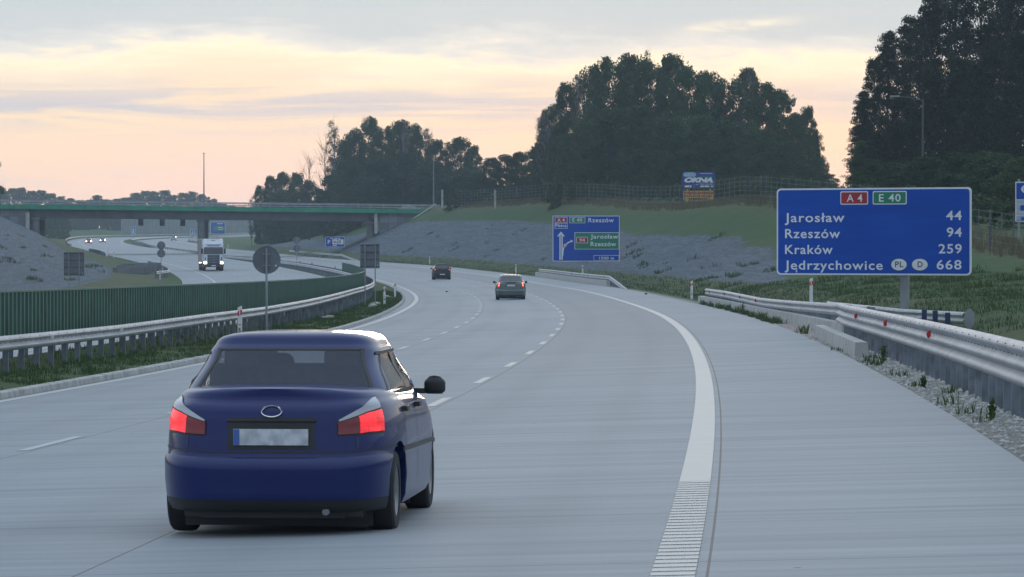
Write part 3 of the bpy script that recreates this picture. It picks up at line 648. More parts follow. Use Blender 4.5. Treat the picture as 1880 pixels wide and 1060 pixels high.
# ================= lettering and signs
def text_mesh(body,bold=.012,spacing=1.0,shear=0):
    c=bpy.data.curves.new('t','FONT'); c.body=body; c.size=1; c.offset=bold; c.space_character=spacing; c.shear=shear; c.resolution_u=4
    o=bpy.data.objects.new('t',c); COL.objects.link(o); dg=bpy.context.evaluated_depsgraph_get(); dg.update()
    me=bpy.data.meshes.new_from_object(o.evaluated_get(dg)); bpy.data.objects.remove(o); bpy.data.curves.remove(c); return me
def _ext_(body,**k):
    me=text_mesh(body,**k); xs=[v.co.x for v in me.vertices]; ys=[v.co.y for v in me.vertices]; return me,min(xs),max(xs),min(ys),max(ys)
CAP={}
def text(body,x0,x1,zb,cap,y,m,parent,name='lettering',bold=.012,spacing=1.12,shear=0):
    """write body between x0..x1 with its baseline at zb and capital height cap, in the x,z plane at depth y (faces -y)"""
    me,a,b,c,d=_ext_(body,bold=bold,spacing=spacing,shear=shear); key=(bold,)
    if key not in CAP: m2,_,_,lo,hi=_ext_('H',bold=bold); CAP[key]=(lo,hi); bpy.data.meshes.remove(m2)
    lo,hi=CAP[key]; sz=cap/(hi-lo); sx=(x1-x0)/(b-a)
    vs=[(x0+(v.co.x-a)*sx,y,zb+(v.co.y-lo)*sz) for v in me.vertices]; fs=[tuple(p.vertices) for p in me.polygons]; bpy.data.meshes.remove(me)
    n=bpy.data.meshes.new(name); n.from_pydata(vs,[],fs); n.materials.append(m); o=bpy.data.objects.new(name,n); COL.objects.link(o); o.parent=parent; return o
def rrect(x0,x1,z0,z1,r,n=5):
    p=[]
    for cx,cz,a0 in ((x1-r,z1-r,0),(x0+r,z1-r,90),(x0+r,z0+r,180),(x1-r,z0+r,270)):
        for i in range(n+1): a=R_(a0+90*i/n); p.append((cx+r*math.cos(a),cz+r*math.sin(a)))
    return p
def plate(name,x0,x1,z0,z1,r,y,th,m,parent): return MB().poly(rrect(x0,x1,z0,z1,r),th,y).build(name,m,parent)
# ---- main distance sign
S1=empty('distance_sign',(11.93,135.3,0),math.atan2(-3.4,6.13),label='big blue distance sign with four place names, from Jarosław 44 to Jędrzychowice 668',cat='road sign')
W1,H1,Z1=7.01,2.885,.965
def u1(x): return -W1/2+(x-1426)/357*W1
def v1(y): return Z1+(505.2-y)/160*H1
yb=[0]
plate('border',-W1/2,W1/2,Z1,Z1+H1,.14,0,.05,M_swhite,S1)
plate('panel',-W1/2+.055,W1/2-.055,Z1+.055,Z1+H1-.055,.11,-.006,.006,M_sblue,S1)
m=MB(); z=gz(14.,134); 
m.box((u1(1660),.16,(Z1+H1+z)/2-.3),(.27,.16,Z1+H1-z+.4)); m.build('post',M_galv,S1)
m=MB(); 
for k in range(4): m.box((0,.075,Z1+.35+k*.72),(W1-.3,.05,.08))
m.build('back_rail',M_galv,S1)
for a,b,c,col,t,ta,tb in ((1545,1596.2,0,M_sred,'A 4',1557,1586),(1604.7,1666.8,0,M_sgreen,'E 40',1616.3,1656)):
    plate('route_plate_border',u1(a),u1(b),v1(375.8),v1(351.2),.05,-.011,.004,M_swhite,S1); plate('route_plate',u1(a)+.035,u1(b)-.035,v1(375.8)+.035,v1(351.2)-.035,.03,-.016,.004,col,S1)
    text(t,u1(ta),u1(tb),v1(370.6),v1(356.8)-v1(370.6),-.019,M_swhite,S1)
for t,x0,x1,y in (('Jarosław',1441.3,1552.7,407.6),('Rzeszów',1442,1544.6,437.2),('Kraków',1442,1530.9,466.6),('Jedrzychowice',1441.3,1623.1,495.5),('44',1738.2,1766.4,404.8),('94',1739.4,1766.4,435.3),('259',1724.7,1766.4,465.3),('668',1721.3,1766,494.3)):
    text(t,u1(x0),u1(x1),v1(y),.305,-.010,M_swhite,S1,bold=.014)
_og=[(1464.0,495.2),(1462.2,497.3),(1461.9,499.4),(1463.2,500.6),(1465.4,500.3),(1465.2,499.3),(1463.9,499.2),(1463.6,498.2),(1464.6,496.8),(1466.0,495.4)]
MB().poly([(u1(a),v1(b)) for a,b in _og],.003,-.013).build('lettering',M_swhite,S1)
for xa,xb,t,ta,tb in ((1637.9,1667.8,'PL',1646,1661),(1675.6,1706,'D',1687,1696)):
    cx,cz=(u1(xa)+u1(xb))/2,v1(485.8); rx,rz=(u1(xb)-u1(xa))/2,.205
    for k,(f,mm) in enumerate(((1,M_black),(.94,M_swhite))):
        MB().poly([(cx+rx*f*math.cos(a),cz+rz*f*math.sin(a)) for a in np.linspace(0,2*math.pi,28,endpoint=False)],.003,-.011-.004*k).build('country_oval',mm,S1)
    text(t,u1(ta),u1(tb),v1(490.6),.19,-.019,M_black,S1)
# ---- lane sign
Y2=361.; X2=(1076.2-940)/FPX*Y2
S2=empty('lane_direction_sign',(X2,Y2,0),label='blue direction sign with arrows and a green Jarosław Rzeszów panel, 1500 m',cat='road sign')
un=5.91/1242
def u2(x): return (x-769)*un
def v2(y): return .66+(965-y)*un
plate('border',u2(148),u2(1390),v2(965),v2(118),.05,0,.05,M_swhite,S2); plate('panel',u2(160),u2(1378),v2(953),v2(130),.04,-.01,.01,M_sblue,S2)
z=ground(360,9.5); m=MB(); m.box((u2(750),.15,(z+4.6)/2),(.42,.16,4.7-z)); m.build('post',M_galv,S2)
def box2(name,x0,x1,y0,y1,b,col,dy=-.02,top=None):
    plate(name+'_border',u2(x0),u2(x1),v2(y1),v2(y0),.02,dy,.008,M_swhite,S2); plate(name,u2(x0+b),u2(x1-b),v2(y1-b),v2(y0+b),.02,dy-.01,.008,col,S2)
box2('route_plate',186,420,143,250,8,M_sred); box2('toll_plate',183,425,254,360,8,M_sblue); box2('route_plate',460,752,143,256,9,M_sgreen); box2('place_panel',553,1380,427,742,10,M_sgreen)
box2('distance_plate',908,1380,850,955,8,M_sblue)
box2('route_plate',588,802,510,627,9,M_sred,dy=-.042)
for t,x0,x1,yb_,yt,d in (('A 4',233,372,228,165,-.032),('Płatna',200,405,330,268,-.032),('E 40',512,695,226,165,-.032),('Rzeszów',808,1283,240,160,-.012),('Jarosław',850,1362,543,464,-.032),('Rzeszów',850,1325,682,602,-.032),('94',642,745,602,538,-.055),('1500 m',1012,1284,932,878,-.032)):
    text(t,u2(x0),u2(x1),v2(yb_),(yb_-yt)*un,d-.002,M_swhite,S2,bold=.02)
m=MB()
for a,b in ((272,296),(310,334)): m.poly([(u2(a),v2(935)),(u2(b),v2(935)),(u2(b),v2(450)),(u2(a),v2(450))],.004,-.016)
m.poly([(u2(300),v2(410)),(u2(365),v2(488)),(u2(365),v2(512)),(u2(303),v2(462)),(u2(240),v2(512)),(u2(240),v2(488))],.004,-.0165)
br=[(333,860),(336,790),(345,735),(362,690),(395,650),(435,618),(485,592)]
l=[];r_=[]
for i,p in enumerate(br):
    a=br[max(0,i-1)];b=br[min(len(br)-1,i+1)];t=Vector((b[0]-a[0],b[1]-a[1])).normalized(); w_=11
    l.append((u2(p[0]-t.y*w_),v2(p[1]+t.x*w_))); r_.append((u2(p[0]+t.y*w_),v2(p[1]-t.x*w_)))
for i in range(len(br)-1): m.poly([l[i],l[i+1],r_[i+1],r_[i]],.003,-.0158)
m.poly([(u2(480),v2(562)),(u2(530),v2(586)),(u2(492),v2(614))],.004,-.0162); m.build('arrow',M_swhite,S2)
for rr,mm,dy in ((34,M_sred,-.02),(26,M_swhite,-.025)): MB().poly([(u2(378)+rr*un*math.cos(a),v2(668)+rr*un*math.sin(a)) for a in np.linspace(0,2*math.pi,20,endpoint=False)],.004,dy).build('limit_disc',mm,S2)
text('40',u2(362),u2(394),v2(679),22*un,-.027,M_black,S2)
# ---- parking sign by the grey slope
Yp=667.; S3=empty('services_sign',((615-940)/FPX*Yp,Yp,0),label='small blue sign with a P and two white pictogram squares against the grey slope',cat='road sign')
zc=(455-444.3)*Yp/FPX+CAMZ; plate('border',-1.55,1.55,zc-.83,zc+.83,.05,0,.06,M_swhite,S3); plate('panel',-1.5,1.5,zc-.78,zc+.78,.05,-.012,.01,M_sblue,S3)
plate('pictogram',-.42,.42,zc-.42,zc+.42,.05,-.03,.01,M_swhite,S3); plate('pictogram',.55,1.38,zc-.42,zc+.42,.05,-.03,.01,M_swhite,S3)
text('P',-1.18,-.75,zc-.32,.62,-.02,M_swhite,S3,bold=.03)
m=MB(); m.box((-.05,-.04,zc+.08),(.5,.01,.1)); m.box((.05,-.04,zc-.12),(.55,.01,.12)); m.build('pictogram_cup',M_dred,S3)
m=MB(); m.poly([(.98+.28*math.cos(a),zc+.3*math.sin(a)) for a in np.linspace(R_(70),R_(290),12)]+[(.98+.05+.16*math.cos(a),zc+.28*math.sin(a)) for a in np.linspace(R_(280),R_(80),10)],.01,-.045); m.build('pictogram_moon',M_black,S3)
for k,(a,b) in enumerate(((-.75,-.3),(-.1,.85))): plate('small_lettering',a,b,zc+.52,zc+.62,.01,-.02,.005,M_swhite,S3)
plate('small_lettering',-.35,.3,zc-.66,zc-.54,.01,-.02,.005,M_swhite,S3)
m=MB(); [m.box((x,.12,zc/2),(.12,.12,zc+.6)) for x in (-1,1)]; m.build('posts',M_galv,S3)
# ---- distant blue signs
def farsign(px,y0,y1,wpx,Y,label,green=False):
    X=(px-940)/FPX*Y; k=Y/FPX; z0=CAMZ+(455-y1)*k; z1=CAMZ+(455-y0)*k; w_=wpx*k/2
    o=empty('road_sign',(X,Y,0),label=label,cat='road sign'); plate('border',-w_,w_,z0,z1,.06,0,.06,M_swhite,o); plate('panel',-w_+.1,w_-.1,z0+.1,z1-.1,.05,-.02,.015,M_sblue,o)
    if green:
        plate('place_panel',-w_+.9,w_-.15,z0+(z1-z0)*.28,z0+(z1-z0)*.65,.05,-.04,.015,M_sgreen,o)
        for k2,(a,b,f) in enumerate(((-.2,1.6,.86),(.0,1.7,.56),(.0,1.7,.40))): plate('lettering_row',a,b,z0+(z1-z0)*f-.13,z0+(z1-z0)*f+.13,.02,-.06,.01,M_swhite,o)
    else:
        m=MB(); m.poly([(-w_*.5,z0+.3),(-w_*.15,z0+.3),(-w_*.05,z1-.4),(-w_*.2,z1-.4)],.02,-.045); m.poly([(w_*.15,z0+.3),(w_*.5,z0+.3),(w_*.2,z1-.4),(w_*.05,z1-.4)],.02,-.045); m.build('motorway_symbol',M_swhite,o)
    m=MB(); zg=gz(X,Y); m.box((0,.15,(zg+z0)/2),(.2,.15,z0-zg+1)); m.build('post',M_galv,o); return o
farsign(400,408,430,27,1330,'distant blue and green direction sign just right of the middle bridge pier',True)
farsign(244.5,416,431,7.5,1290,'distant small blue motorway sign under the bridge, left of the two')
farsign(353.5,421,434,7.5,1290,'distant small blue motorway sign just left of the middle bridge pier')
# ---- billboards on the crest
Yb=452.; kb_=Yb/FPX
S4=empty('billboard',((1283-940)*kb_,Yb,0),label='blue OKNA advertising board standing above a yellow board on the crest fence',cat='billboard')
def u4(x): return (x-571)/13.25*kb_
def v4(y): return CAMZ+(455-(300+y/13.25))*kb_
plate('panel',u4(172),u4(965),v4(592),v4(212),.02,0,.06,M_obl,S4)
plate('top_corner_flash',u4(192),u4(500),v4(330),v4(222),.25,-.02,.01,mat('flash_pale_blue',(.32,.45,.58),.6),S4)
text('OKNA',u4(218),u4(915),v4(470),(470-345)/13.25*kb_,-.03,M_swhite,S4,bold=.07,spacing=.92,shear=.25)
for x0,x1,y0,y1 in ((215,390,585,540),(610,840,580,545),(870,915,580,545),(590,905,488,472),(490,560,525,508),(600,905,522,508),(600,900,262,240)): plate('small_lettering',u4(x0),u4(x1),v4(y0),v4(y1),.01,-.02,.008,mat('dull_white',(.36,.42,.55),.6) if y0<530 else M_swhite,S4)
plate('green_stripe',u4(580),u4(910),v4(328),v4(308),.01,-.022,.008,M_sgreen,S4)
m=MB(); zg=gz(S4.location.x,Yb)
for x in (178,960): m.box((u4(x),.12,(zg+v4(212))/2),(.12,.12,v4(212)-zg+.6))
m.build('posts',M_navy,S4)
S5=empty('billboard',((1283-940)*kb_,Yb-.25,0),label='yellow FAJERWERKI board with dark red and black lettering under the blue board',cat='billboard')
plate('panel',u4(188),u4(940),v4(905),v4(668),.02,0,.05,M_yellow,S5)
text('FAJERWERKI!',u4(218),u4(910),v4(752),(752-695)/13.25*kb_,-.01,M_dred,S5,bold=.05,spacing=.95)
xs=220
rnd=random.Random(4)
for row,(a,b,y0,y1) in enumerate(((215,905,822,785),(320,800,890,850))):
    x=a
    while x<b-20:
        w_=rnd.choice((34,42,50)); plate('small_lettering',u4(x),u4(min(b,x+w_)),v4(y0),v4(y1),.005,-.008,.006,M_dred if row==0 else M_black,S5); x+=w_+12
m=MB()
for x in (285,850): m.box((u4(x),.1,(zg+v4(690))/2),(.09,.09,v4(690)-zg+.6))
m.build('posts',M_conc,S5)
# ---- border information board at the right edge
Y6=262.; k6=Y6/FPX; x6=(1864-940)*k6
S6=empty('information_sign',(x6+1.1,Y6,0),label='tall blue and white information sign cut off by the right edge of the view',cat='road sign')
def v6(y): return CAMZ+(455-y)*k6
plate('border',-1.1,1.1,v6(408),v6(334),.05,0,.06,M_swhite,S6); plate('blue_panel',-1.04,1.04,v6(366),v6(336),.03,-.012,.01,M_sblue,S6)
plate('white_panel',-1.04,1.04,v6(395.5),v6(366.8),.01,-.012,.01,mat('sign_dull_white',(.42,.46,.50),.6),S6); plate('lower_panel',-1.04,1.04,v6(407),v6(396.5),.01,-.012,.01,mat('sign_pale_blue',(.28,.36,.5),.6),S6)
MB().poly([(-.38+.36*math.cos(a),v6(347.5)+.27*math.sin(a)) for a in np.linspace(0,2*math.pi,24,endpoint=False)],.01,-.028).build('country_oval',M_swhite,S6)
text('PL',-.56,-.2,v6(351),.26,-.032,M_black,S6)
m=MB(); [m.box((-.62+.9*i,-.02,v6(382)),(.34,.01,.35)) for i in range(2)]; m.box((-.6,-.02,v6(402)),(.25,.01,.2)); m.build('pictogram',M_sblue,S6)
m=MB(); zg=gz(x6+1,Y6); m.box((-.85,.12,(zg+v6(336))/2),(.14,.14,v6(336)-zg+.5)); m.box((.85,.12,(zg+v6(336))/2),(.14,.14,v6(336)-zg+.5)); m.build('posts',M_galv,S6)
# ---- sign backs
def disc_sign(label,X,Y,zg,centres,r,group=None):
    o=empty('round_sign',(X,Y,zg),label=label,cat='road sign',group=group)
    for zc in centres:
        n=40; MB().poly([(r*math.cos(a),zc-zg+r*math.sin(a)) for a in np.linspace(0,2*math.pi,n,endpoint=False)],.012,0).build('disc',M_back,o)
        m=MB(); a=[(r*math.cos(t),r*math.sin(t)) for t in np.linspace(0,2*math.pi,n,endpoint=False)]; b=[(x*1.045,z*1.045) for x,z in a]
        P=[(x,-.012,z+zc-zg) for x,z in a]+[(x,-.012,z+zc-zg) for x,z in b]+[(x,.03,z+zc-zg) for x,z in b]; m.add(P,[(i,(i+1)%n,n+(i+1)%n,n+i) for i in range(n)]+[(n+i,n+(i+1)%n,2*n+(i+1)%n,2*n+i) for i in range(n)]); m.build('rim',M_post,o)
        m=MB(); [m.box((0,-.03,zc-zg+d),(r*.55,.05,.035)) for d in (-.42*r,.42*r)]; m.build('clamp',M_galv,o)
        m=MB(); m.box((r*.68,-.01,zc-zg-.42*r),(.05,.015,.05)); m.build('sticker',M_white,o)
    m=MB(); m.tube([(0,-.055,-.3),(0,-.055,max(centres)-zg+r*.85)],.035,10); m.build('post',M_galv,o,smooth=True); return o
Yr=129.; disc_sign('large grey back of a round sign on a single post in the median grass',(489.5-940)/FPX*Yr,Yr,-.95,[CAMZ+(455-477.5)*Yr/FPX],24.8*Yr/FPX)
disc_sign('two stacked grey disc sign backs on one post left of the truck',(296-940)/FPX*492,492,ground(495,-27.3),[CAMZ+(455-451)*492/FPX,CAMZ+(455-465.6)*492/FPX],7.3*492/FPX,)
disc_sign('two stacked disc sign backs on a median post, right of the large disc',(545-940)/FPX*509,509,ground(511,-9.8),[CAMZ+(455-441.5)*509/FPX,CAMZ+(455-456.5)*509/FPX],6.4*509/FPX)
def square_sign(label,px,y0,y1,wpx,Y,posts,zg):
    k=Y/FPX; X=(px-940)*k; w_=wpx*k/2; z0=CAMZ+(455-y1)*k; z1=CAMZ+(455-y0)*k
    o=empty('square_sign',(X,Y,zg),label=label,cat='road sign',group='backs of square signs on two posts'); plate('panel',-w_,w_,z0-zg,z1-zg,.03,0,.02,M_back,o)
    m=MB(); H=z1-z0
    for f in (.07,.36,.66,.95): m.box((0,-.015,z0-zg+H*f),(2*w_*.96,.03,.035))
    m.build('back_rail',mat('back_rail_dark',(.035,.04,.045),.6),o)
    m=MB(); m.box((0,.0,z1-zg+.005),(2*w_+.03,.04,.03)); m.box((0,0,z0-zg-.005),(2*w_+.03,.04,.025)); m.box((-w_,0,(z0+z1)/2-zg),(.02,.04,H)); m.box((w_,0,(z0+z1)/2-zg),(.02,.04,H)); m.build('rim',M_galv,o)
    for f in posts: m=MB(); m.tube([(f*w_,-.06,-.4),(f*w_,-.06,z1-zg-.05)],.032,8); m.build('post',M_galv,o,smooth=True)
    m=MB(); m.box((w_*.82,-.01,z0-zg+.14),(.05,.012,.05)); m.build('sticker',M_white,o)
square_sign('grey square sign back on two posts at the tip of the grassy median',679,448.5,492.5,35.5,222,(-.5,.56),-1.25)
square_sign('grey square sign back on two posts in front of the left embankment',136,463.5,506.5,38,250,(-.5,.5),ground(251,-28.5))
# ---- delineator posts
def delineator(label,s,off,face=-1,h=1.0,num=None,z=None,red=True,sc=1.):
    p=P3(s,off,z); o=empty('delineator_post',p,rz=-float(I(s,_th))+.0,label=label,cat='delineator',group='white delineator posts along the road')
    w_=.06*sc; D=.05*sc
    m=MB(); pts=[(-w_,-.3),(w_,-.3),(w_,h),(-w_,h-.05)]; m.poly(pts,D*2,-D); m.build('post',M_white,o)
    m=MB(); m.poly([(-w_-.003,h-.30),(w_+.003,h-.26),(w_+.003,h-.12),(-w_-.003,h-.16)] if red else [],D*2+.006,-D-.003); m.build('red_band',M_red,o)
    m=MB(); m.box((0,-D-.006,h-.20),(.035,.006,.12)); m.build('reflector',M_swhite,o)
    if num: text(num,-.038,.032,h-.78,.13,-D-.005,M_black,o,bold=.03); m=MB(); m.box((0,-D-.003,h-.55),(.07,.004,.03)); m.build('km_strip',M_back,o)
    return o
delineator('white delineator with a red band and the figure 5, left of the blue car roof',118.5,-9.05,num='5',h=1.02)
delineator('white delineator on the grass tip of the median, nearer of the two there',224.,-8.9,h=1.0,num='4')
delineator('white delineator just behind another at the grass tip of the median',262,-8.75,h=1.0)
delineator('white and red delineator on the right verge between two guardrails',219,7.65,h=1.0,num='2')
delineator('white and red delineator on the right verge beyond the grey car',421,7.9,h=1.0)
delineator('white and red delineator on the verge directly beyond the black car',532,9.0,h=1.0)
delineator('white delineator head with a red band rising behind the two-wave guardrail',155,9.4,h=1.35)
delineator('delineator with a red band rising behind the middle-distance guardrail',352,8.6,h=1.35)
for s,o,l in ((425,-28.6,'small white delineator in the grass left of the stone culvert'),(640,-27.2,'small white delineator beside the far carriageway below the bridge'),(520,-27.,'small red and white delineator beside the two-disc sign'),(455,-28,'small red and white delineator in front of the stone culvert'),(905,8,'tiny white delineator on the verge right of the truck'),(668,-26.9,'tiny white delineator at the end of the short dark guardrail')): delineator(l,s,o)
for s,l in ((500,'leftmost'),(478,'middle'),(432,'rightmost')):
    p=P3(s,-10.2); z=mtop(s); m=MB(); m.box((0,0,.09),(.11,.04,.2)); ob=m.build('rail_marker',M_red,loc=(p.x,p.y,z)); tag(ob,'small red marker standing on the median guardrail, %s of three'%l,'marker',group='red markers on the median guardrail')
# ---- street lamps
def lamp(label,px,ytop,Y,zg,arm=None):
    k=Y/FPX; X=(px-940)*k; zt=CAMZ+(455-ytop)*k; o=empty('street_lamp',(X,Y,zg),label=label,cat='street lamp',group='street lamps'); H=zt-zg
    m=MB(); m.tube([(0,0,-1),(0,0,H*.5),(0,0,H)],[.13,.10,.065],8); m.build('pole',M_lamp if arm else M_post,o,smooth=True)
    m=MB()
    if arm: m.tube([(0,0,H-.3),(-.3,0,H+.05),(arm,0,H+.2)],.04,6); m.build('arm',M_lamp,o); m=MB(); m.box((arm-.25,0,H+.22),(.75,.25,.12)); m.build('lamp_head',M_galv,o)
    else: m.box((0,-.15,H+.02),(.3,.7,.14)); m.build('lamp_head',M_galv,o)
lamp('slender street lamp rising above the middle of the bridge',374.5,282,700,8.2)
lamp('pale street lamp at the right end of the bridge, in front of the trees',796,287,692,8.0)
lamp('street lamp with a long arm in front of the dark pines',1694,182,330,gz((1694-940)/FPX*330,330),arm=-2.0)
# ================= vehicles
class Shell:
    """closed surface made of stacked rounded plan outlines; th = plan angle, q = height fraction"""
    def __init__(s,yr,yf,w,z0,z1,n=6.5,taper=.05,ntop=None): s.yr,s.yf,s.w,s.z0,s.z1,s.n,s.taper=yr,yf,w,z0,z1,n,taper
    def P(s,th,q,off=0.):
        c,d=math.cos(th),math.sin(th); n=s.n; r=1/((abs(c)**n+abs(d)**n)**(1/n)); cx,sy=r*c,r*d
        yr,yf,w=s.yr(q),s.yf(q),s.w(q); yc,L=(yr+yf)/2,(yf-yr)/2; y=yc+L*sy; x=w*cx*(1-s.taper*max(0,sy)**3)*(1-.02*max(0,-sy)**4)
        z=s.z0(y)+q*(s.z1(y)-s.z0(y)); p=Vector((x,y,z))
        if off:
            e=1e-3; a=s.P(th+e,q)-s.P(th-e,q); b=s.P(th,min(1,q+e))-s.P(th,max(0,q-e)); nn=a.cross(b)
            if nn.length>1e-12: p+=nn.normalized()*off
        return p
    def th_x(s,c):      # plan angle on the rear face at x fraction c
        a=abs(c); return math.atan2(-((1-a**s.n)**(1/s.n)),c)
    def th_y(s,y,q,side=1):
        yr,yf=s.yr(q),s.yf(q); sy=max(-.999,min(.999,(y-(yr+yf)/2)/((yf-yr)/2))); c=(1-abs(sy)**s.n)**(1/s.n); a=math.atan2(sy,side*c); return a+2*math.pi if (side<0 and a<0) else a
    def q_z(s,y,z): a,b=s.z0(y),s.z1(y); return (z-a)/(b-a)
    def mesh(s,nt=120,qs=None,crown=.04,caps=((.97,.35),(.9,.6),(.7,.85),(.4,.97),(.08,1)),ysh=.0,floor=True,skip=None):
        qs=qs if qs is not None else [i/18 for i in range(19)]; m=MB()
        ths=[2*math.pi*i/nt for i in range(nt)]
        for q in qs: m.v+=[tuple(s.P(t,q)) for t in ths]
        k=len(qs)
        yc=(s.yr(1)+s.yf(1))/2
        for f,h in caps:
            for t in ths: p=s.P(t,1.); m.v.append((p.x*f,yc+(p.y-yc)*(1-(1-f)*ysh),p.z+crown*h)); 
        tot=k+len(caps)
        for i in range(tot-1):
            for j in range(nt):
                if skip and i<k-1 and skip(ths[j]+math.pi/nt,(qs[i]+qs[i+1])/2): continue
                a=i*nt+j; b=i*nt+(j+1)%nt; m.f.append((a,b,b+nt,a+nt)); m.m.append(0)
        b0=(tot-1)*nt; h=nt//2
        for base,rev in ((b0,False),(0,True)):      # zip the two halves of the outline together
            for j in range(nt//4*-1,nt//4):
                a=base+(j%nt); b=base+((j+1)%nt); c=base+((h-j-1)%nt); d=base+((h-j)%nt)
                f=(a,b,c,d)
                if len(set(f))>=3: m.f.append(tuple(dict.fromkeys(f)) if not rev else tuple(dict.fromkeys(f))[::-1]); m.m.append(0)
        return m
def patch(shell,name,m,parent,th0,th1,q0,q1,off=.006,nu=24,nv=10,skirt=.0,shape=None,smooth=True):
    """a piece lying proud of a shell, th0..th1 x q0..q1 (q0,q1 numbers or functions of u 0..1)"""
    fq0=q0 if callable(q0) else (lambda u:q0); fq1=q1 if callable(q1) else (lambda u:q1)
    mb=MB(); rows=[]
    for i in range(nu+1):
        u=i/nu; t=th0+(th1-th0)*u
        for j in range(nv+1):
            v=j/nv; q=fq0(u)+(fq1(u)-fq0(u))*v; mb.v.append(tuple(shell.P(t,q,off)))
    for i in range(nu):
        for j in range(nv): a=i*(nv+1)+j; mb.f.append((a,a+nv+1,a+nv+2,a+1)); mb.m.append(0)
    if skirt:
        edge=[(i,0) for i in range(nu)]+[(nu,j) for j in range(nv)]+[(i,nv) for i in range(nu,0,-1)]+[(0,j) for j in range(nv,0,-1)]
        b=len(mb.v)
        for i,j in edge: u=i/nu; v=j/nv; mb.v.append(tuple(shell.P(th0+(th1-th0)*u,fq0(u)+(fq1(u)-fq0(u))*v,off-skirt)))
        n=len(edge)
        for k in range(n): i,j=edge[k]; i2,j2=edge[(k+1)%n]; mb.f.append((i*(nv+1)+j,i2*(nv+1)+j2,b+(k+1)%n,b+k)); mb.m.append(0)
    return mb.build(name,m,parent,smooth=smooth,sharp=60)
def ip(xs,ys): return lambda t:float(np.interp(t,xs,ys))
def sstep(xs,ys):
    def f(t):
        t=max(xs[0],min(xs[-1],t))
        for i in range(len(xs)-1):
            if t<=xs[i+1]: a=(t-xs[i])/(xs[i+1]-xs[i]); a=a*a*(3-2*a); return ys[i]+(ys[i+1]-ys[i])*a
        return ys[-1]
    return f
def boolean_cut(o,cutters):
    for c in cutters:
        md=o.modifiers.new('b','BOOLEAN'); md.operation='DIFFERENCE'; md.solver='EXACT'; md.object=c
    dg=bpy.context.evaluated_depsgraph_get(); dg.update(); me=bpy.data.meshes.new_from_object(o.evaluated_get(dg)); o.modifiers.clear(); old=o.data; o.data=me; me.name=old.name
    for c in cutters: bpy.data.objects.remove(c)
def wheel(parent,x,y,r,wd,side,rz=0):
    t=MB().lathe([(r*.62,-wd/2),(r*.9,-wd/2),(r*.97,-wd*.42),(r,-wd*.25),(r,wd*.25),(r*.97,wd*.42),(r*.9,wd/2),(r*.62,wd/2),(r*.6,0),(r*.62,-wd/2)],32,'x').build('tyre',M_tyre,None,smooth=True)
    w_=empty('wheel',(x,y,r)); w_.parent=parent; t.parent=w_
    m=MB().lathe([(0.001,wd*.36*side),(r*.14,wd*.38*side),(r*.2,wd*.30*side),(r*.5,wd*.34*side),(r*.6,wd*.46*side),(r*.63,wd*.47*side),(r*.63,0)],32,'x')
    m.build('rim',M_rim,w_,smooth=True)
    m=MB()
    for k in range(7): a=2*math.pi*k/7; m.lathe([(0.001,wd*.375*side),(r*.07,wd*.375*side)],8,'x',c=(0,r*.36*math.cos(a),r*.36*math.sin(a)))
    m.build('rim_hole',M_trim,w_); return w_
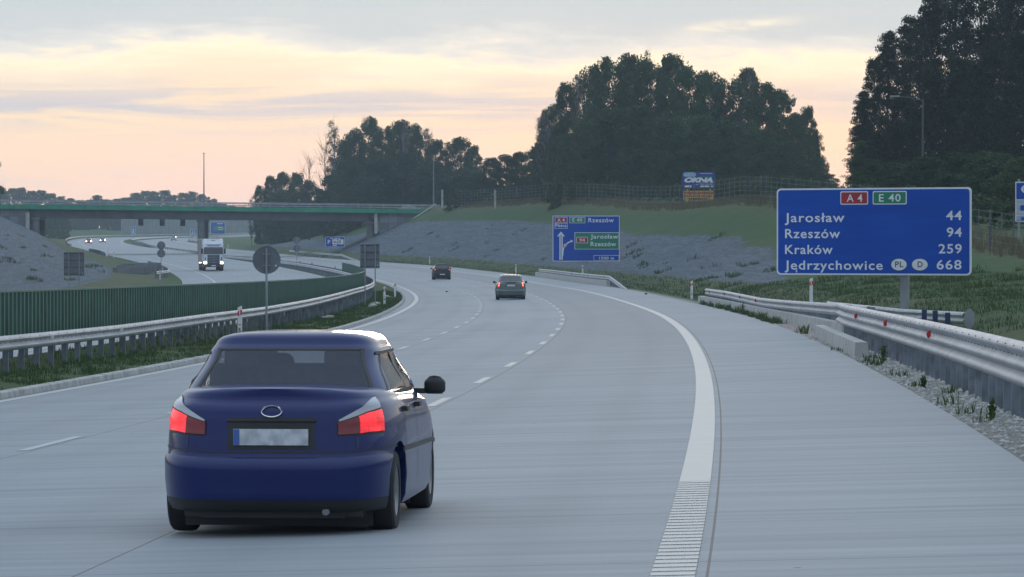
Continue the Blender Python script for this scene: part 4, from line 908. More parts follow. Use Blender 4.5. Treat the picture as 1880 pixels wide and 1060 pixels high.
def car(name,label,loc,rz,kind,paint,L=4.24,Wd=1.68,Hh=1.43,wb=2.52,wr=.29,cl=.20,lamp=('outer',),group=None,cat='car',lights='rear',detail=True,tr_z=1.0,plate_z=.68):
    o=empty(name,loc,rz,label=label,cat=cat,group=group); h=L/2; w=Wd/2
    if kind=='notch':
        z1=ip([-h,-h+.25,-h+.75,-h+1.2,h-1.25,h-.55,h-.1,h],[tr_z-.085,tr_z-.035,tr_z-.03,tr_z-.04,.91,.82,.68,.62])
    else:
        z1=ip([-h,-h+.5,h-1.2,h-.5,h-.1,h],[tr_z,tr_z,.98,.9,.78,.72])
    z0=lambda y:cl
    body=Shell(sstep([0,.10,.16,.44,.50,.56,.8,.93,1],[-h+.13,-h+.05,-h+.035,-h+.02,-h+.075,-h+.085,-h+.11,-h+.13,-h+.20]),
               sstep([0,.12,.55,.7,1],[h-.12,h-.03,h-.02,h-.10,h-.42]),
               sstep([0,.08,.3,.55,.8,.93,1],[w*.955,w*.985,w,w,w*.985,w*.955,w*.90]),z0,z1,5.3,.07)
    qs=[0,.04,.08,.14,.2,.27,.34,.40,.44,.47,.50,.54,.6,.67,.74,.8,.86,.90,.935,.965,.985,1.]
    if not detail: qs=[0,.1,.3,.45,.55,.7,.85,.95,1]
    m=body.mesh(144 if detail else 64,qs,crown=.075 if kind=='notch' else .045); b=m.build('body',paint,o,smooth=True,sharp=45,weld=1e-4)
    ax=[-h+ (L-wb)*.47, -h+(L-wb)*.47+wb]
    if detail:
        cut=[]
        for y in ax:
            for s in (-1,1):
                c=MB().lathe([(0.001,0),(wr+.055,0),(wr+.055,.34),(0.001,.34)],40,'x').build('c',M_trim,None); bm=bmesh.new(); bm.from_mesh(c.data); bmesh.ops.remove_doubles(bm,verts=bm.verts,dist=.003); bmesh.ops.recalc_face_normals(bm,faces=bm.faces); bm.to_mesh(c.data); bm.free()
                c.location=Vector(loc)+Matrix.Rotation(rz,3,'Z')@Vector((s*(w-.13) if s>0 else -(w-.13)-.34,y,wr+.01)); c.rotation_euler=(0,0,rz)
                cut.append(c)
        boolean_cut(b,cut)
        m=MB(); m.box((0,0,cl+.02),(Wd*.74,L*.9,.12)); m.box((0,-h+.4,cl+.0),(Wd*.6,.4,.10)); m.build('underbody',M_trim,o)
        for y in ax:
            m=MB(); m.box((0,y,wr+.02),(Wd-.36,wr*2.1,wr*1.7)); m.build('wheel_housing',M_trim,o)
    for y in ax:
        for s in (-1,1): wheel(o,s*(w-.135),y,wr,.19,s)
    # cabin
    if kind=='notch': yr0,yr1,yf0,yf1=-h+.62,-h+1.22,h-1.08,h-1.72
    elif kind=='hatch': yr0,yr1,yf0,yf1=-h+.10,-h+.42,h-.95,h-1.65
    else: yr0,yr1,yf0,yf1=-h+.45,-h+1.25,h-1.0,h-1.7
    zb=tr_z-.10; zt=Hh-.075
    cab=Shell(ip([0,1],[yr0,yr1]),ip([0,1],[yf0,yf1]),sstep([0,.12,.85,1],[w*.915,w*.88,w*.73,w*.69]),lambda y:zb,lambda y:zt,7.5,.04)
    see=detail and L<4.4 and kind=='notch'
    yS0,yS1=yr0+.47,yf0-.30; ySm=(yS0+yS1)/2-.02
    def cut_(t,q):
        t=(t+math.pi)%(2*math.pi)-math.pi
        if not .19<q<.86: return False
        if cab.th_x(-.845)<t<cab.th_x(.845) and q<.88: return True
        if abs(t-math.pi/2)<.60: return True
        if abs(math.cos(t))>.55 and q<.80:
            sy=(cab.P(t,.4).y)
            for a_,b_ in ((yS0+.10,ySm-.07),(ySm+.07,yS1-.08-max(0,q-.40)*1.2)):
                if a_<sy<b_: 
                    if a_==yS0+.10 and q>.5+ (sy-yS0)*2.2: continue
                    return True
        return False
    cab.mesh(240 if see else (120 if detail else 64),[0,.1,.19,.3,.4,.5,.6,.7,.8,.87,.92,.96,1],skip=cut_ if see else None,crown=.075,caps=((.97,.30),(.92,.55),(.8,.8),(.5,.96),(.08,1)),ysh=.5).build('cabin',paint,o,smooth=True,sharp=60,weld=1e-4)
    def arch(a,b,r): # window edge with rounded ends
        return lambda u:b-(b-a)*r*(abs(2*u-1)**8)
    cw=.86 if kind!='hatch' else .80
    t0,t1=cab.th_x(-cw),cab.th_x(cw)
    ql=.17
    GL=M_seeglass if see else M_glass
    if see:
        e0,e1=cab.th_x(-cw-.015),cab.th_x(cw+.015)
        patch(cab,'window_seal',M_trim,o,e0,e1,ql-.02,ql+.02,.010,30,2,skirt=.01); patch(cab,'window_seal',M_trim,o,e0,e1,.868,.90,.010,30,2,skirt=.01)
        for a_,b_ in ((e0,cab.th_x(-.842)),(cab.th_x(.842),e1)): patch(cab,'window_seal',M_trim,o,a_,b_,ql,.9,.0095,3,10,skirt=.01)
        interior(o,h,w,cab,zb)
        patch(cab,'windscreen',GL,o,math.pi/2-.66,math.pi/2+.66,.17,.88,.006,20,8)
    else: patch(cab,'window_seal',M_trim,o,cab.th_x(-cw-.03),cab.th_x(cw+.03),ql-.035,arch(.6,.93,.06),.003,30,10)
    patch(cab,'rear_window',GL,o,t0,t1,ql,arch(.6,.90,.08),.007,30,10,skirt=.004)
    for s in (-1,1):
        y0,y1=yr0+ (.42 if kind=='notch' else .35),yf0-.30
        def ty(y,q=.4): return cab.th_y(y,q,s)
        a,bb,cc=y0+.05,(y0+y1)/2-.02,y1
        if not see: patch(cab,'window_seal',M_trim,o,ty(a-.04),ty(cc+.04),.14,lambda u:.86-.5*max(0,(u-.72))*1.2,.003,30,8)
        if see:
            for a_,b_,c_,d_ in ((a-.03,cc+.03,.135,.185),(a-.03,cc-.25,.80,.85),(bb-.05,bb+.05,.15,.83)): patch(cab,'window_seal',M_trim,o,ty(a_),ty(b_),c_,d_,.010,20,3,skirt=.008)
        patch(cab,'side_window',GL,o,ty(a),ty(bb-.03),lambda u:.18,lambda u:min(.82,.50+u*2.6),.007,16,8,skirt=.004)
        patch(cab,'side_window',GL,o,ty(bb+.03),ty(cc),lambda u:.18,lambda u:min(.82,.82-.9*max(0,u-.42)),.007,16,8,skirt=.004)
        # mirror, handles, side moulding
        rq=sstep([0,.2,.75,1],[.72,1,1,.62])
        mm=Shell(lambda q:-.05*rq(q),lambda q:.06*rq(q),lambda q:.080*rq(q),lambda y:-.062,lambda y:.062,2.8,0).mesh(28,[0,.06,.15,.3,.5,.7,.85,.94,1],crown=.012,caps=((.8,.6),(.3,1))); my=yf0-.42
        mm.box((-s*.10,.0,-.04),(.12,.05,.04)); mo=mm.build('wing_mirror',M_trim,o,smooth=True,weld=1e-4); mo.location=(s*(w+.045),my,tr_z-.03)
        if detail:
            patch(body,'side_moulding',M_trim,o,body.th_y(-h+.95,.5,s),body.th_y(h-.95,.5,s),.49,.535,.010,24,3,skirt=.012)
            for y in ((bb-.75),(bb+.12)):
                m=MB(); m.box((s*(w*.985),y,tr_z-.14),(.035,.17,.035)); m.build('door_handle',M_trim,o)
            for y in (a+.02,bb,cc+.05): patch(body,'door_gap',M_bolt,o,body.th_y(y-.006,.5,s),body.th_y(y+.006,.5,s),.16,.97,.0015,1,16)
    lp0=lambda z:body.q_z(-h+.1,z)
    if lights=='rear':
        em=lampmat(1. if L<4.4 and kind=='notch' else 2.2); dk=mat('tail_lamp_dark',(.20,.008,.012),.15,coat=.6,var=.1); clr=mat('lamp_clear_lens',(.40,.42,.45),.15,coat=.6,var=.1)
        hot=mat('tail_lamp_filament',(.8,.2,.1),.3,emit=(1,.30,.06),es=4,var=.02)
        for s in (-1,1):
            if lamp[0]=='wrap':      # slanted wrap-round cluster: lit outer, dark inner, clear top
                def rng_(a,b): return (body.th_x(s*a),body.th_x(s*b))
                tc=body.th_x(s*.80); te=body.th_y(-h+.42,.7,s)
                if s<0 and te>0: te-=2*math.pi
                a0,a1=body.th_x(s*.56),te
                zz=lambda z:lp0(z)
                U=lambda f:(lambda u:f(u))
                patch(body,'tail_light_seal',M_trim,o,a0,a1,lambda u:zz(.705-.01*u),lambda u:zz(.80+.145*u),.004,30,8)
                patch(body,'tail_light',clr,o,a0+(a1-a0)*.04,a0+(a1-a0)*.97,lambda u:zz(.80+.065*u),lambda u:zz(.81+.125*u),.012,24,5,skirt=.010)
                patch(body,'tail_light',dk,o,a0+(a1-a0)*.02,a0+(a1-a0)*.46,lambda u:zz(.712),lambda u:zz(.795+.028*u),.012,24,5,skirt=.010)
                patch(body,'tail_light',em,o,a0+(a1-a0)*.46,a0+(a1-a0)*.98,lambda u:zz(.712),lambda u:zz(.823+.03*u),.013,24,5,skirt=.010)
            elif lamp[0]=='tall':
                te=body.th_y(-h+.30,.7,s); te=te-2*math.pi if (s<0 and te>0) else te
                a0=body.th_x(s*.76)
                patch(body,'tail_light',dk,o,a0,te,lp0(tr_z-.32),lambda u:lp0(tr_z-.02),.010,14,8,skirt=.01)
                patch(body,'tail_light',em,o,a0+(te-a0)*.12,a0+(te-a0)*.8,lp0(tr_z-.29),lp0(tr_z-.05),.016,14,8,skirt=.01)
                for z_ in (.12,.22): patch(body,'lamp_bulb',hot,o,a0+(te-a0)*.25,a0+(te-a0)*.6,lp0(tr_z-z_-.03),lp0(tr_z-z_+.03),.019,6,4)
            else:
                te=body.th_y(-h+.35,.7,s); te=te-2*math.pi if (s<0 and te>0) else te
                a0=body.th_x(s*.70)
                patch(body,'tail_light',dk,o,a0,te,lp0(tr_z-.20),lp0(tr_z-.01),.010,14,8,skirt=.01)
                patch(body,'tail_light',em,o,a0+(te-a0)*.10,a0+(te-a0)*.75,lp0(tr_z-.17),lp0(tr_z-.05),.016,14,8,skirt=.01)
        if detail:
            be=body.th_y(-h+.42,.3,-1)-2*math.pi
            patch(body,'rear_bumper',paint,o,be,body.th_y(-h+.42,.3,1),.12,.485,.020,60,12,skirt=.022); patch(body,'bumper_shade_strip',M_trim,o,be,body.th_y(-h+.42,.3,1),.0,.115,.016,60,3,skirt=.018)  # black strip puts the shade below the bumper into the colour
            if plate_z>.5:
                if 0: pass
                m=MB(); yl=body.P(body.th_x(0),lp0(plate_z+.12)).y; m.box((0,yl-.008,plate_z+.112),(.62,.02,.018)); lo=m.build('boot_handle',M_trim,o); bv=lo.modifiers.new('b','BEVEL'); bv.width=.006; bv.segments=2
            # boot lid lines, painted plate recess shade, plate, badge, bumper band
            for c in (-.72,.72): patch(body,'boot_gap',M_bolt,o,body.th_x(c-.005),body.th_x(c+.005),lp0(.62),lp0(tr_z-.17),.0015,1,12)
            patch(body,'bumper_gap',M_trim,o,body.th_x(-.97),body.th_x(.97),lp0(cl+(tr_z-cl)*.50),lp0(cl+(tr_z-cl)*.51),.004,40,2)
        th_a,th_b=body.th_x(-.37),body.th_x(.37)
        if plate_z>.5:
            patch(body,'plate_recess_shade',M_trim,o,th_a,th_b,lp0(plate_z-.085),lp0(plate_z+.13),.003,20,6)  # flat dark patch paints the shadow of the plate recess
        y_=body.P(body.th_x(0),lp0(plate_z)).y
        m=MB(); m.box((0,y_-.022,plate_z),(.52,.012,.112)); m.build('number_plate',mat('plate_white',(.60,.62,.64),.45,col2=(.36,.38,.41),vs=16,cscale=(1,1,.8)),o)
        m=MB(); m.box((-.238,y_-.030,plate_z),(.04,.006,.108)); m.build('plate_strip',mat('plate_strip_blue',(.05,.12,.35),.5),o)
        if detail:
            m=MB(); a=[(.075*math.cos(t),.034*math.sin(t)) for t in np.linspace(0,2*math.pi,28,endpoint=False)]; zq=tr_z-.135 if kind=='notch' else tr_z-.05; yy=body.P(body.th_x(0),lp0(zq)).y-.012
            rp=[body.P(body.th_x(x/w),lp0(zq+z),.012) for x,z in a]; m.tube([tuple(p) for p in rp]+[tuple(rp[0])],.006,5); m.build('badge',M_chrome,o)
            m=MB(); m.tube([(w*.45,-h+.30,cl+.01),(w*.45,-h+.10,cl+.0)],.026,10); m.build('exhaust_pipe',M_galv,o)
            if kind!='notch' or L>4.4: m=MB(); m.tube([(0,yr1+.25,Hh-.01),(0,yr1+.12,Hh+.16)],.004,4); m.build('aerial',M_trim,o)
    else:
        hl=mat('headlamp_lit',(1,.9,.8),.3,emit=(1,.72,.62),es=7,var=.01)
        for s in (-1,1):
            yy=h-.05; m=MB().lathe([(0.001,0),(.14,0),(.14,-.1)],16,'y',c=(s*w*.70,h+.03,.66)); m.build('headlight',hl,o)
        patch(cab,'windscreen',M_glass,o,math.pi/2-.62,math.pi/2+.62,.2,.9,.007,16,8)
        m=MB(); m.box((0,h+.0,.55),(.8,.05,.12)); m.build('grille',M_trim,o)
    return o,body,cab
def lampmat(f=1.):
    g=G('tail_lamp_lit'); c=g.obj((1,1,1)); sp=g.node('ShaderNodeSeparateXYZ'); g.l.new(c,sp.inputs[0])
    r=g.M('FRACT',g.M('MULTIPLY',sp.outputs[0],38)); r2=g.M('FRACT',g.M('MULTIPLY',sp.outputs[2],38)); n=g.noise(c,7,3)
    k=g.M('MULTIPLY',g.M('ADD',.7,g.M('MULTIPLY',r,.3)),g.M('ADD',.75,g.M('MULTIPLY',r2,.25))); k=g.M('MULTIPLY',k,g.rng(n,.3,.7,.55*f,1.5*f))
    g.b.inputs['Base Color'].default_value=(.45,.015,.02,1); g.b.inputs['Roughness'].default_value=.2; g.b.inputs['Emission Color'].default_value=(1,.035,.045,1); g.l.new(k,g.b.inputs['Emission Strength']); return g.m
def seeglass():
    m=bpy.data.materials.new('tinted_window'); m.use_nodes=True; t=m.node_tree; b=t.nodes['Principled BSDF']; L=t.links
    b.inputs['Base Color'].default_value=(.045,.058,.095,1); b.inputs['Roughness'].default_value=.06; b.inputs['Specular IOR Level'].default_value=1.
    tr=t.nodes.new('ShaderNodeBsdfTransparent'); tr.inputs[0].default_value=(.74,.78,.82,1); mx=t.nodes.new('ShaderNodeMixShader'); mx.inputs[0].default_value=.42
    out=[n for n in t.nodes if n.type=='OUTPUT_MATERIAL'][0]; L.new(tr.outputs[0],mx.inputs[1]); L.new(b.outputs[0],mx.inputs[2]); L.new(mx.outputs[0],out.inputs[0]); return m
M_seeglass=seeglass()
def interior(o,h,w,cab,zb):
    ms=mat('seat_fabric',(.026,.032,.05),.9,var=.25,vs=12)
    def rb(name,c,d,rx=0,r=.05,m=ms):
        q=MB(); q.box((0,0,0),d); ob=q.build(name,m,o); ob.location=c; ob.rotation_euler=(rx,0,0); bv=ob.modifiers.new('b','BEVEL'); bv.width=r; bv.segments=4; return ob
    rb('parcel_shelf',(0,-h+.98,.92),(1.15,.42,.04),0,.01); rb('cabin_floor',(0,.2,.55),(1.3,2.2,.04),0,.01)
    rb('rear_bench',(0,-h+1.28,.88),(1.22,.16,.60),-.25,.06)
    for s in (-1,1):
        rb('headrest',(s*.36,-h+1.20,1.21),(.25,.09,.15),-.2,.04)
        rb('front_seat',(s*.36,.12,.92),(.48,.15,.62),-.2,.07); rb('headrest',(s*.36,.05,1.27),(.26,.10,.17),-.15,.045)
    rb('dashboard',(0,.95,.92),(1.28,.5,.16),0,.06); st=MB().lathe([(.17,-.012),(.19,0),(.17,.012),(.155,0),(.17,-.012)],24,'y').build('steering_wheel',M_trim,o,smooth=True); st.location=(-.36,.62,.99); st.rotation_euler=(-.4,0,0)
    rb('rear_view_mirror',(0,.52,1.30),(.2,.03,.06),0,.01,M_trim)
def paintm(name,c,rough=.28,metal=.3,coat=1.,var=.05): 
    m=mat(name,c,rough,metal=metal,coat=coat,var=var,vs=1.5,spec=.5); return m
def at_s(s,off): p=P3(s,off); return (p.x,p.y,float(zmain(s,off)))
M_blue=mat('blue_metallic_paint',(.0008,.011,.100),.34,metal=0,coat=.45,var=.05,vs=1.5,spec=.28)
hd=R_(4.3)
cy=28.9+1.33; cx=-1.61+1.33*math.sin(hd)
car('blue_saloon_car','dark blue saloon with lit red tail lights, large in the left foreground',(cx,cy,float(zmain(30.2,.95))),-hd,'notch',M_blue,lamp=('wrap',),plate_z=.70,tr_z=1.0,Hh=1.40,cl=.185)
p=at_s(239.5,-1.82)
car('grey_hatchback','grey-green car with tall orange-red lit tail lights in the middle lane',p,-float(I(240,_th))*1.0,'notch',paintm('grey_green_metallic',(.065,.095,.095),.35,.3,.8),L=4.55,Wd=1.77,Hh=1.45,wb=2.7,wr=.31,lamp=('tall',),tr_z=1.04,plate_z=.84)
p=at_s(388.5,-1.90)
car('black_hatchback','small black hatchback with red lights, farther up the left lane',p,-float(I(388,_th)),'hatch',paintm('black_paint',(.004,.005,.006),.5,0,.05),L=3.9,Wd=1.72,Hh=1.5,wb=2.45,wr=.31,cl=.24,lamp=('outer',),tr_z=1.08,plate_z=.50,cat='car')
for s,off,c,lab in ((1055,-21.4,(.15,.03,.03),'distant oncoming reddish car with headlights on, left of two'),(1112,-17.1,(.10,.10,.12),'distant oncoming car with headlights on, right of two')):
    X,Y=XY(s,off); car('oncoming_car',lab,(float(X),float(Y),float(zopp(s,off))),math.pi-float(I(s,_th)),'notch',paintm('far_paint',c,.4),lights='front',detail=False,group='distant oncoming cars')
X,Y=XY(1245,1.8); car('distant_car','tiny distant car with tail lights going away round the far bend',(float(X),float(Y),float(zmain(1245,1.8))),-float(I(1245,_th)),'hatch',paintm('far_paint_silver',(.3,.3,.3),.4),lamp=('outer',),detail=False,tr_z=1.05,plate_z=.5)
# ---- lorry
def lorry():
    s=497; off=-21.15; X,Y=XY(s,off); o=empty('lorry',(float(X),float(Y),float(zopp(s,off))),math.pi-float(I(s,_th))+R_(0),label='white oncoming articulated lorry with its headlights on, below the bridge',cat='lorry')
    Mw=paintm('lorry_white',(.62,.66,.70),.35,0); Mtr=mat('trailer_tarpaulin',(.24,.215,.21),.7,var=.15,vs=.8); Mg=mat('lorry_dark_grille',(.035,.04,.048),.5,var=.2)
    # +Y is the way it drives (towards the camera)
    F=6.2
    cabS=Shell(lambda q:F-2.2,sstep([0,.12,.45,.62,.8,1],[F-.08,F,F-.02,F-.12,F-.38,F-.75]),sstep([0,.5,.85,1],[1.22,1.24,1.2,1.05]),lambda y:.45,lambda y:3.78,7,.03)
    cabS.mesh(72,[i/16 for i in range(17)],crown=.05).build('cab',Mw,o,smooth=True,sharp=50,weld=1e-4)
    ty=lambda c:math.atan2((1-abs(c)**7)**(1/7),c); q=lambda z:(z-.45)/3.33
    patch(cabS,'windscreen',M_glass,o,ty(-.93),ty(.93),q(1.98),q(2.72),.012,20,6,skirt=.01)
    patch(cabS,'grille',Mg,o,ty(-.60),ty(.60),lambda u:q(.55),q(1.92),.015,20,6,skirt=.01)
    for z in (.95,1.15,1.35,1.55,1.75): patch(cabS,'grille_slat',M_post,o,ty(-.52),ty(.52),q(z),q(z+.07),.03,16,2,skirt=.02)
    patch(cabS,'bumper',mat('lorry_bumper',(.05,.055,.065),.5),o,ty(-.99),ty(.99),q(.46),q(.80),.03,24,4,skirt=.03)
    patch(cabS,'sun_visor',mat('visor_blue_grey',(.14,.17,.2),.5),o,ty(-.9),ty(.9),q(2.72),q(2.84),.06,20,3,skirt=.05)
    blue=mat('lorry_blue_letters',(.03,.06,.22),.6)
    patch(cabS,'lettering_band',blue,o,ty(-.80),ty(.80),q(3.06),q(3.14),.02,16,2)
    for a,b in ((-.58,-.36),(-.32,-.14),(-.06,.18),(.22,.40),(.44,.60)): patch(cabS,'lettering_band',blue,o,ty(a),ty(b),q(2.94),q(3.03),.02,6,2)
    patch(cabS,'roof_hatch',Mg,o,ty(-.22),ty(.25),q(3.55),q(3.62),.02,6,2)
    hl=mat('lorry_headlamp',(1,.9,.8),.3,emit=(1,.74,.55),es=9,var=.01)
    for s_ in (-1,1):
        patch(cabS,'headlight',hl,o,ty(s_*.70),ty(s_*.93),q(.86),q(1.08),.04,6,4,skirt=.03)
        m=MB(); m.box((s_*1.36,F-.35,2.35),(.22,.14,.62)); m.box((s_*1.24,F-.35,2.6),(.2,.05,.05)); m.build('wing_mirror',M_trim,o)
        m=MB(); m.box((s_*.98,F+.02,1.45),(.1,.06,.34)); m.build('step_slot',M_trim,o)
        for y in (F-1.25,F-4.6,F-10.2,F-11.5,F-12.8): wheel(o,s_*1.05,y,.5,.34,s_)
        m=MB(); m.box((s_*1.22,F-7.6,.75),(.06,2.6,.55)); m.build('side_skirt',Mg,o)
        for y in (F-5,F-7.5,F-10): m=MB(); m.box((s_*1.27,y,.95),(.05,.12,.08)); m.build('marker_lamp',hl,o)
    m=MB(); m.box((0,F-8.4,2.42),(2.52,11.4,2.75)); tr=m.build('trailer_body',Mtr,o); bv=tr.modifiers.new('b','BEVEL'); bv.width=.04; bv.segments=2
    m=MB(); m.box((0,F-2.72,2.42),(2.54,.06,2.79)); m.box((0,F-8.4,3.81),(2.54,11.5,.05)); m.build('trailer_frame',M_white,o)
    m=MB(); m.box((0,F-8.,.85),(1.0,11.5,.3)); m.build('chassis',M_trim,o)
    m=MB(); m.box((0,F+.06,.62),(.52,.02,.11)); m.build('number_plate',M_swhite,o)
lorry()
# small dark debris lying on the concrete
for s,o_,l in ((296,-4.9,'small dark piece of debris on the concrete ahead of the grey car'),(243,6.3,'tiny dark stone on the hard shoulder near the middle-distance guardrail')):
    X,Y=XY(s,o_); m=MB(); m.lathe([(0.001,-.02),(.10,0),(.07,.07),(0.001,.09)],9); ob=m.build('debris',M_trim,loc=(float(X),float(Y),float(zmain(s,o_)))); tag(ob,l,'debris')
# ================= vegetation
RNG=random.Random(7); nprng=np.random.default_rng(5)
def quads(C,Nn,size,asp=1.0):
    """many small leaf-shaped quads: centres C, random frames"""
    n=len(C); a=nprng.normal(size=(n,3)); a/=np.linalg.norm(a,axis=1)[:,None]; b=np.cross(a,nprng.normal(size=(n,3))); b/=np.linalg.norm(b,axis=1)[:,None]
    sz=(size*(.6+.8*nprng.random(n)))[:,None]/2
    a=a*sz*asp; b=b*sz
    V=np.stack([C-a*1.0,C+b*.75,C+a*1.0,C-b*.75],1).reshape(-1,3); F=np.arange(4*n).reshape(-1,4); return V,F
def meshobj(name,V,F,m):
    me=bpy.data.meshes.new(name); nv=len(V); nf=len(F); me.vertices.add(nv); me.vertices.foreach_set('co',np.asarray(V,dtype=np.float32).ravel()); me.loops.add(nf*4); me.loops.foreach_set('vertex_index',F.ravel().astype(np.int32)); me.polygons.add(nf); me.polygons.foreach_set('loop_start',np.arange(0,4*nf,4,dtype=np.int32)); me.polygons.foreach_set('loop_total',np.full(nf,4,dtype=np.int32)); me.materials.append(m); me.update(); me.validate()
    o=bpy.data.objects.new(name,me); COL.objects.link(o); return o
def tree_proto(name,seed,kind,h,r,nclump,nleaf,lsize,mleaf,mbark,base=.15,flat=.7):
    rg=random.Random(seed); global nprng; nprng=np.random.default_rng(seed)
    root=empty(name,(0,-500,-50))
    tr=MB(); pts=[];x=y=0.
    for i in range(8):
        t=i/7; pts.append((x,y,h*.93*t)); x+=rg.uniform(-.12,.12)*h/16; y+=rg.uniform(-.12,.12)*h/16
    rads=[max(.03,h*.017*(1-.9*i/7)) for i in range(8)]; tr.tube([(pts[0][0],pts[0][1],-1)]+pts,[rads[0]*1.15]+rads,7)
    cl=[]
    for i in range(nclump):
        t=rg.random()
        if kind=='broad':
            zz=base+(1-base)*t; prof=math.sin(math.pi*min(1,max(0,(zz-base)/(1-base))*.80+.16))**.62; a=rg.uniform(0,2*math.pi); rr=r*prof*(.35+.65*rg.random()**.5)*(1+.22*math.sin(3*a+seed)+.15*math.sin(5*a+2*seed+6*zz))
        elif kind=='pine':
            zz=base+(1-base)*t; prof=(1-((zz-base)/(1-base))**1.6)*.8+.22; a=rg.uniform(0,2*math.pi); rr=r*prof*(.25+.75*rg.random()**.6)*(1+.3*math.sin(4*a+seed+9*zz))
        else:
            zz=base+(1-base)*t; prof=math.sin(math.pi*(t*.85+.1))**.8; a=rg.uniform(0,2*math.pi); rr=r*prof*(.2+.8*rg.random())
        c=Vector((rr*math.cos(a),rr*math.sin(a),h*zz)); k=min(7,max(0,int((zz-.12)*7.5))); st=Vector(pts[k]); rad=r*(rg.uniform(.19,.34) if kind=='broad' else rg.uniform(.16,.30))
        cl.append((c,rad))
        if i%2==0 or kind in('thin','bare'):
            mid=(st+c)/2+Vector((0,0,rg.uniform(-.4,.3))); q=(c-mid); tr.tube([st,mid,c+q.normalized()*rad*.5],[rads[k]*.42,rads[k]*.25,.012],4,cap=False)
            if kind in('thin','bare'):
                for _ in range(4 if kind=='bare' else 3):
                    e=c+Vector((rg.uniform(-1,1),rg.uniform(-1,1),rg.uniform(-.2,1.2)))*rad*2.2; tr.tube([mid+(c-mid)*rg.random(),e],[.03,.008],3,cap=False)
    o=tr.build('trunk',mbark,root)
    if nleaf:
        C=[]
        for c,rad in cl:
            m=int(nleaf*rg.uniform(.6,1.4)); p=nprng.normal(size=(m,3)); p/=np.linalg.norm(p,axis=1)[:,None]; p*=(nprng.random(m)**.45)[:,None]*rad; p[:,2]*=flat
            if kind=='pine': p[:,2]+= -.15*(p[:,0]**2+p[:,1]**2)/rad
            C.append(p+np.array(c))
        C=np.concatenate(C); V,F=quads(C,None,np.full(len(C),lsize)); cr=meshobj('crown',V,F,mleaf); cr.parent=root
    return root
PR={
 'oak':[tree_proto('broadleaf_tree',11,'broad',16,4.6,190,125,.30,M_leaf,M_bark,.03),tree_proto('broadleaf_tree',12,'broad',16,4.2,180,125,.30,M_leaf,M_bark,.03),tree_proto('broadleaf_tree',13,'broad',16,5.0,200,125,.30,M_leaf,M_bark,.02)],
 'pine':[tree_proto('pine_tree',21,'pine',20,4.4,240,120,.22,M_pine,M_bark,.07,.45),tree_proto('pine_tree',22,'pine',20,4.9,250,120,.22,M_pine,M_bark,.05,.4),tree_proto('pine_tree',23,'pine',20,4.0,230,120,.22,M_pine,M_bark,.10,.5)],
 'thin':[tree_proto('birch_tree',31,'thin',16,2.6,60,34,.24,M_thin,M_birch,.25)],
 'bare':[tree_proto('bare_tree',41,'bare',14,3.2,26,0,.2,M_thin,M_bark,.35)],
 'far':[tree_proto('broadleaf_tree',51,'broad',16,5.5,80,110,.5,M_leaf,M_bark,.05),tree_proto('broadleaf_tree',52,'broad',16,5.0,80,110,.5,M_leaf,M_bark,.05)],
 'bush':[tree_proto('bush',61,'broad',3,2.0,34,46,.28,M_leaf,M_bark,.0)]}
for k in PR:
    for o in PR[k]: o['_h']={'oak':16,'pine':20,'thin':16,'bare':14,'far':16,'bush':3}[k]; o['_r']={'oak':4.6,'pine':4.4,'thin':2.6,'bare':3.2,'far':5.2,'bush':2.0}[k]
used=set()
def place(kind,i,X,Y,zg,h,r,label,cat,group,rz=None,lean=0):
    p=PR[kind][i%len(PR[kind])]; o=copy_tree(p)
    o.location=(X,Y,zg); o.rotation_euler=(lean,0,RNG.uniform(0,6.28) if rz is None else rz); o.scale=(r/p['_r'],r/p['_r'],h/p['_h']); tag(o,label,cat,group); 
    for k in ('_h','_r'): del o[k]
    return o
ORD=['first','second','third','fourth','fifth','sixth','seventh','eighth','ninth','tenth','eleventh','twelfth','thirteenth','fourteenth','fifteenth','sixteenth','seventeenth','eighteenth','nineteenth','twentieth','twenty-first','twenty-second','twenty-third','twenty-fourth','twenty-fifth','twenty-sixth','twenty-seventh','twenty-eighth','twenty-ninth','thirtieth']
def grove(lst,where,group):
    """lst of (px, ytop px, half width px, Y, kind)"""
    nm={'oak':'broadleaf tree','pine':'pine tree','thin':'thin sparse birch','bare':'bare dead tree','far':'hazy grey tree','bush':'low bush'}
    cnt={}
    for j,(px,yt,hw,Y,kind) in enumerate(sorted(lst,key=lambda t:(t[4],t[0]))):
        k=Y/FPX; X=(px-940)*k; zg=gz(X,Y); zt=CAMZ+(455-yt)*k; c=cnt.get(kind,0); cnt[kind]=c+1
        place(kind,j,X,Y,zg-.2,zt-zg+.2,hw*k,'%s %s %s, %s from left'%({'oak':'leafy','pine':'dark','thin':'pale','bare':'leafless','far':'distant','bush':'green'}[kind],{'oak':'tree','pine':'pine','thin':'birch','bare':'dead tree','far':'tree','bush':'bush'}[kind],where,ORD[c]),nm[kind].split()[-1] if kind not in('bush',) else 'bush',group)
in_BIG,in_LINK,in_BR,in_HZ,in_WOOD='in the big clump behind OKNA','in the low link between clumps','behind the bridge right end','in the small hazy clump','in the dark wood at right'
in_D1,in_D2,in_CF,in_FW='above the bridge deck','under the bridge deck','behind the crest fence','below the dark wood'
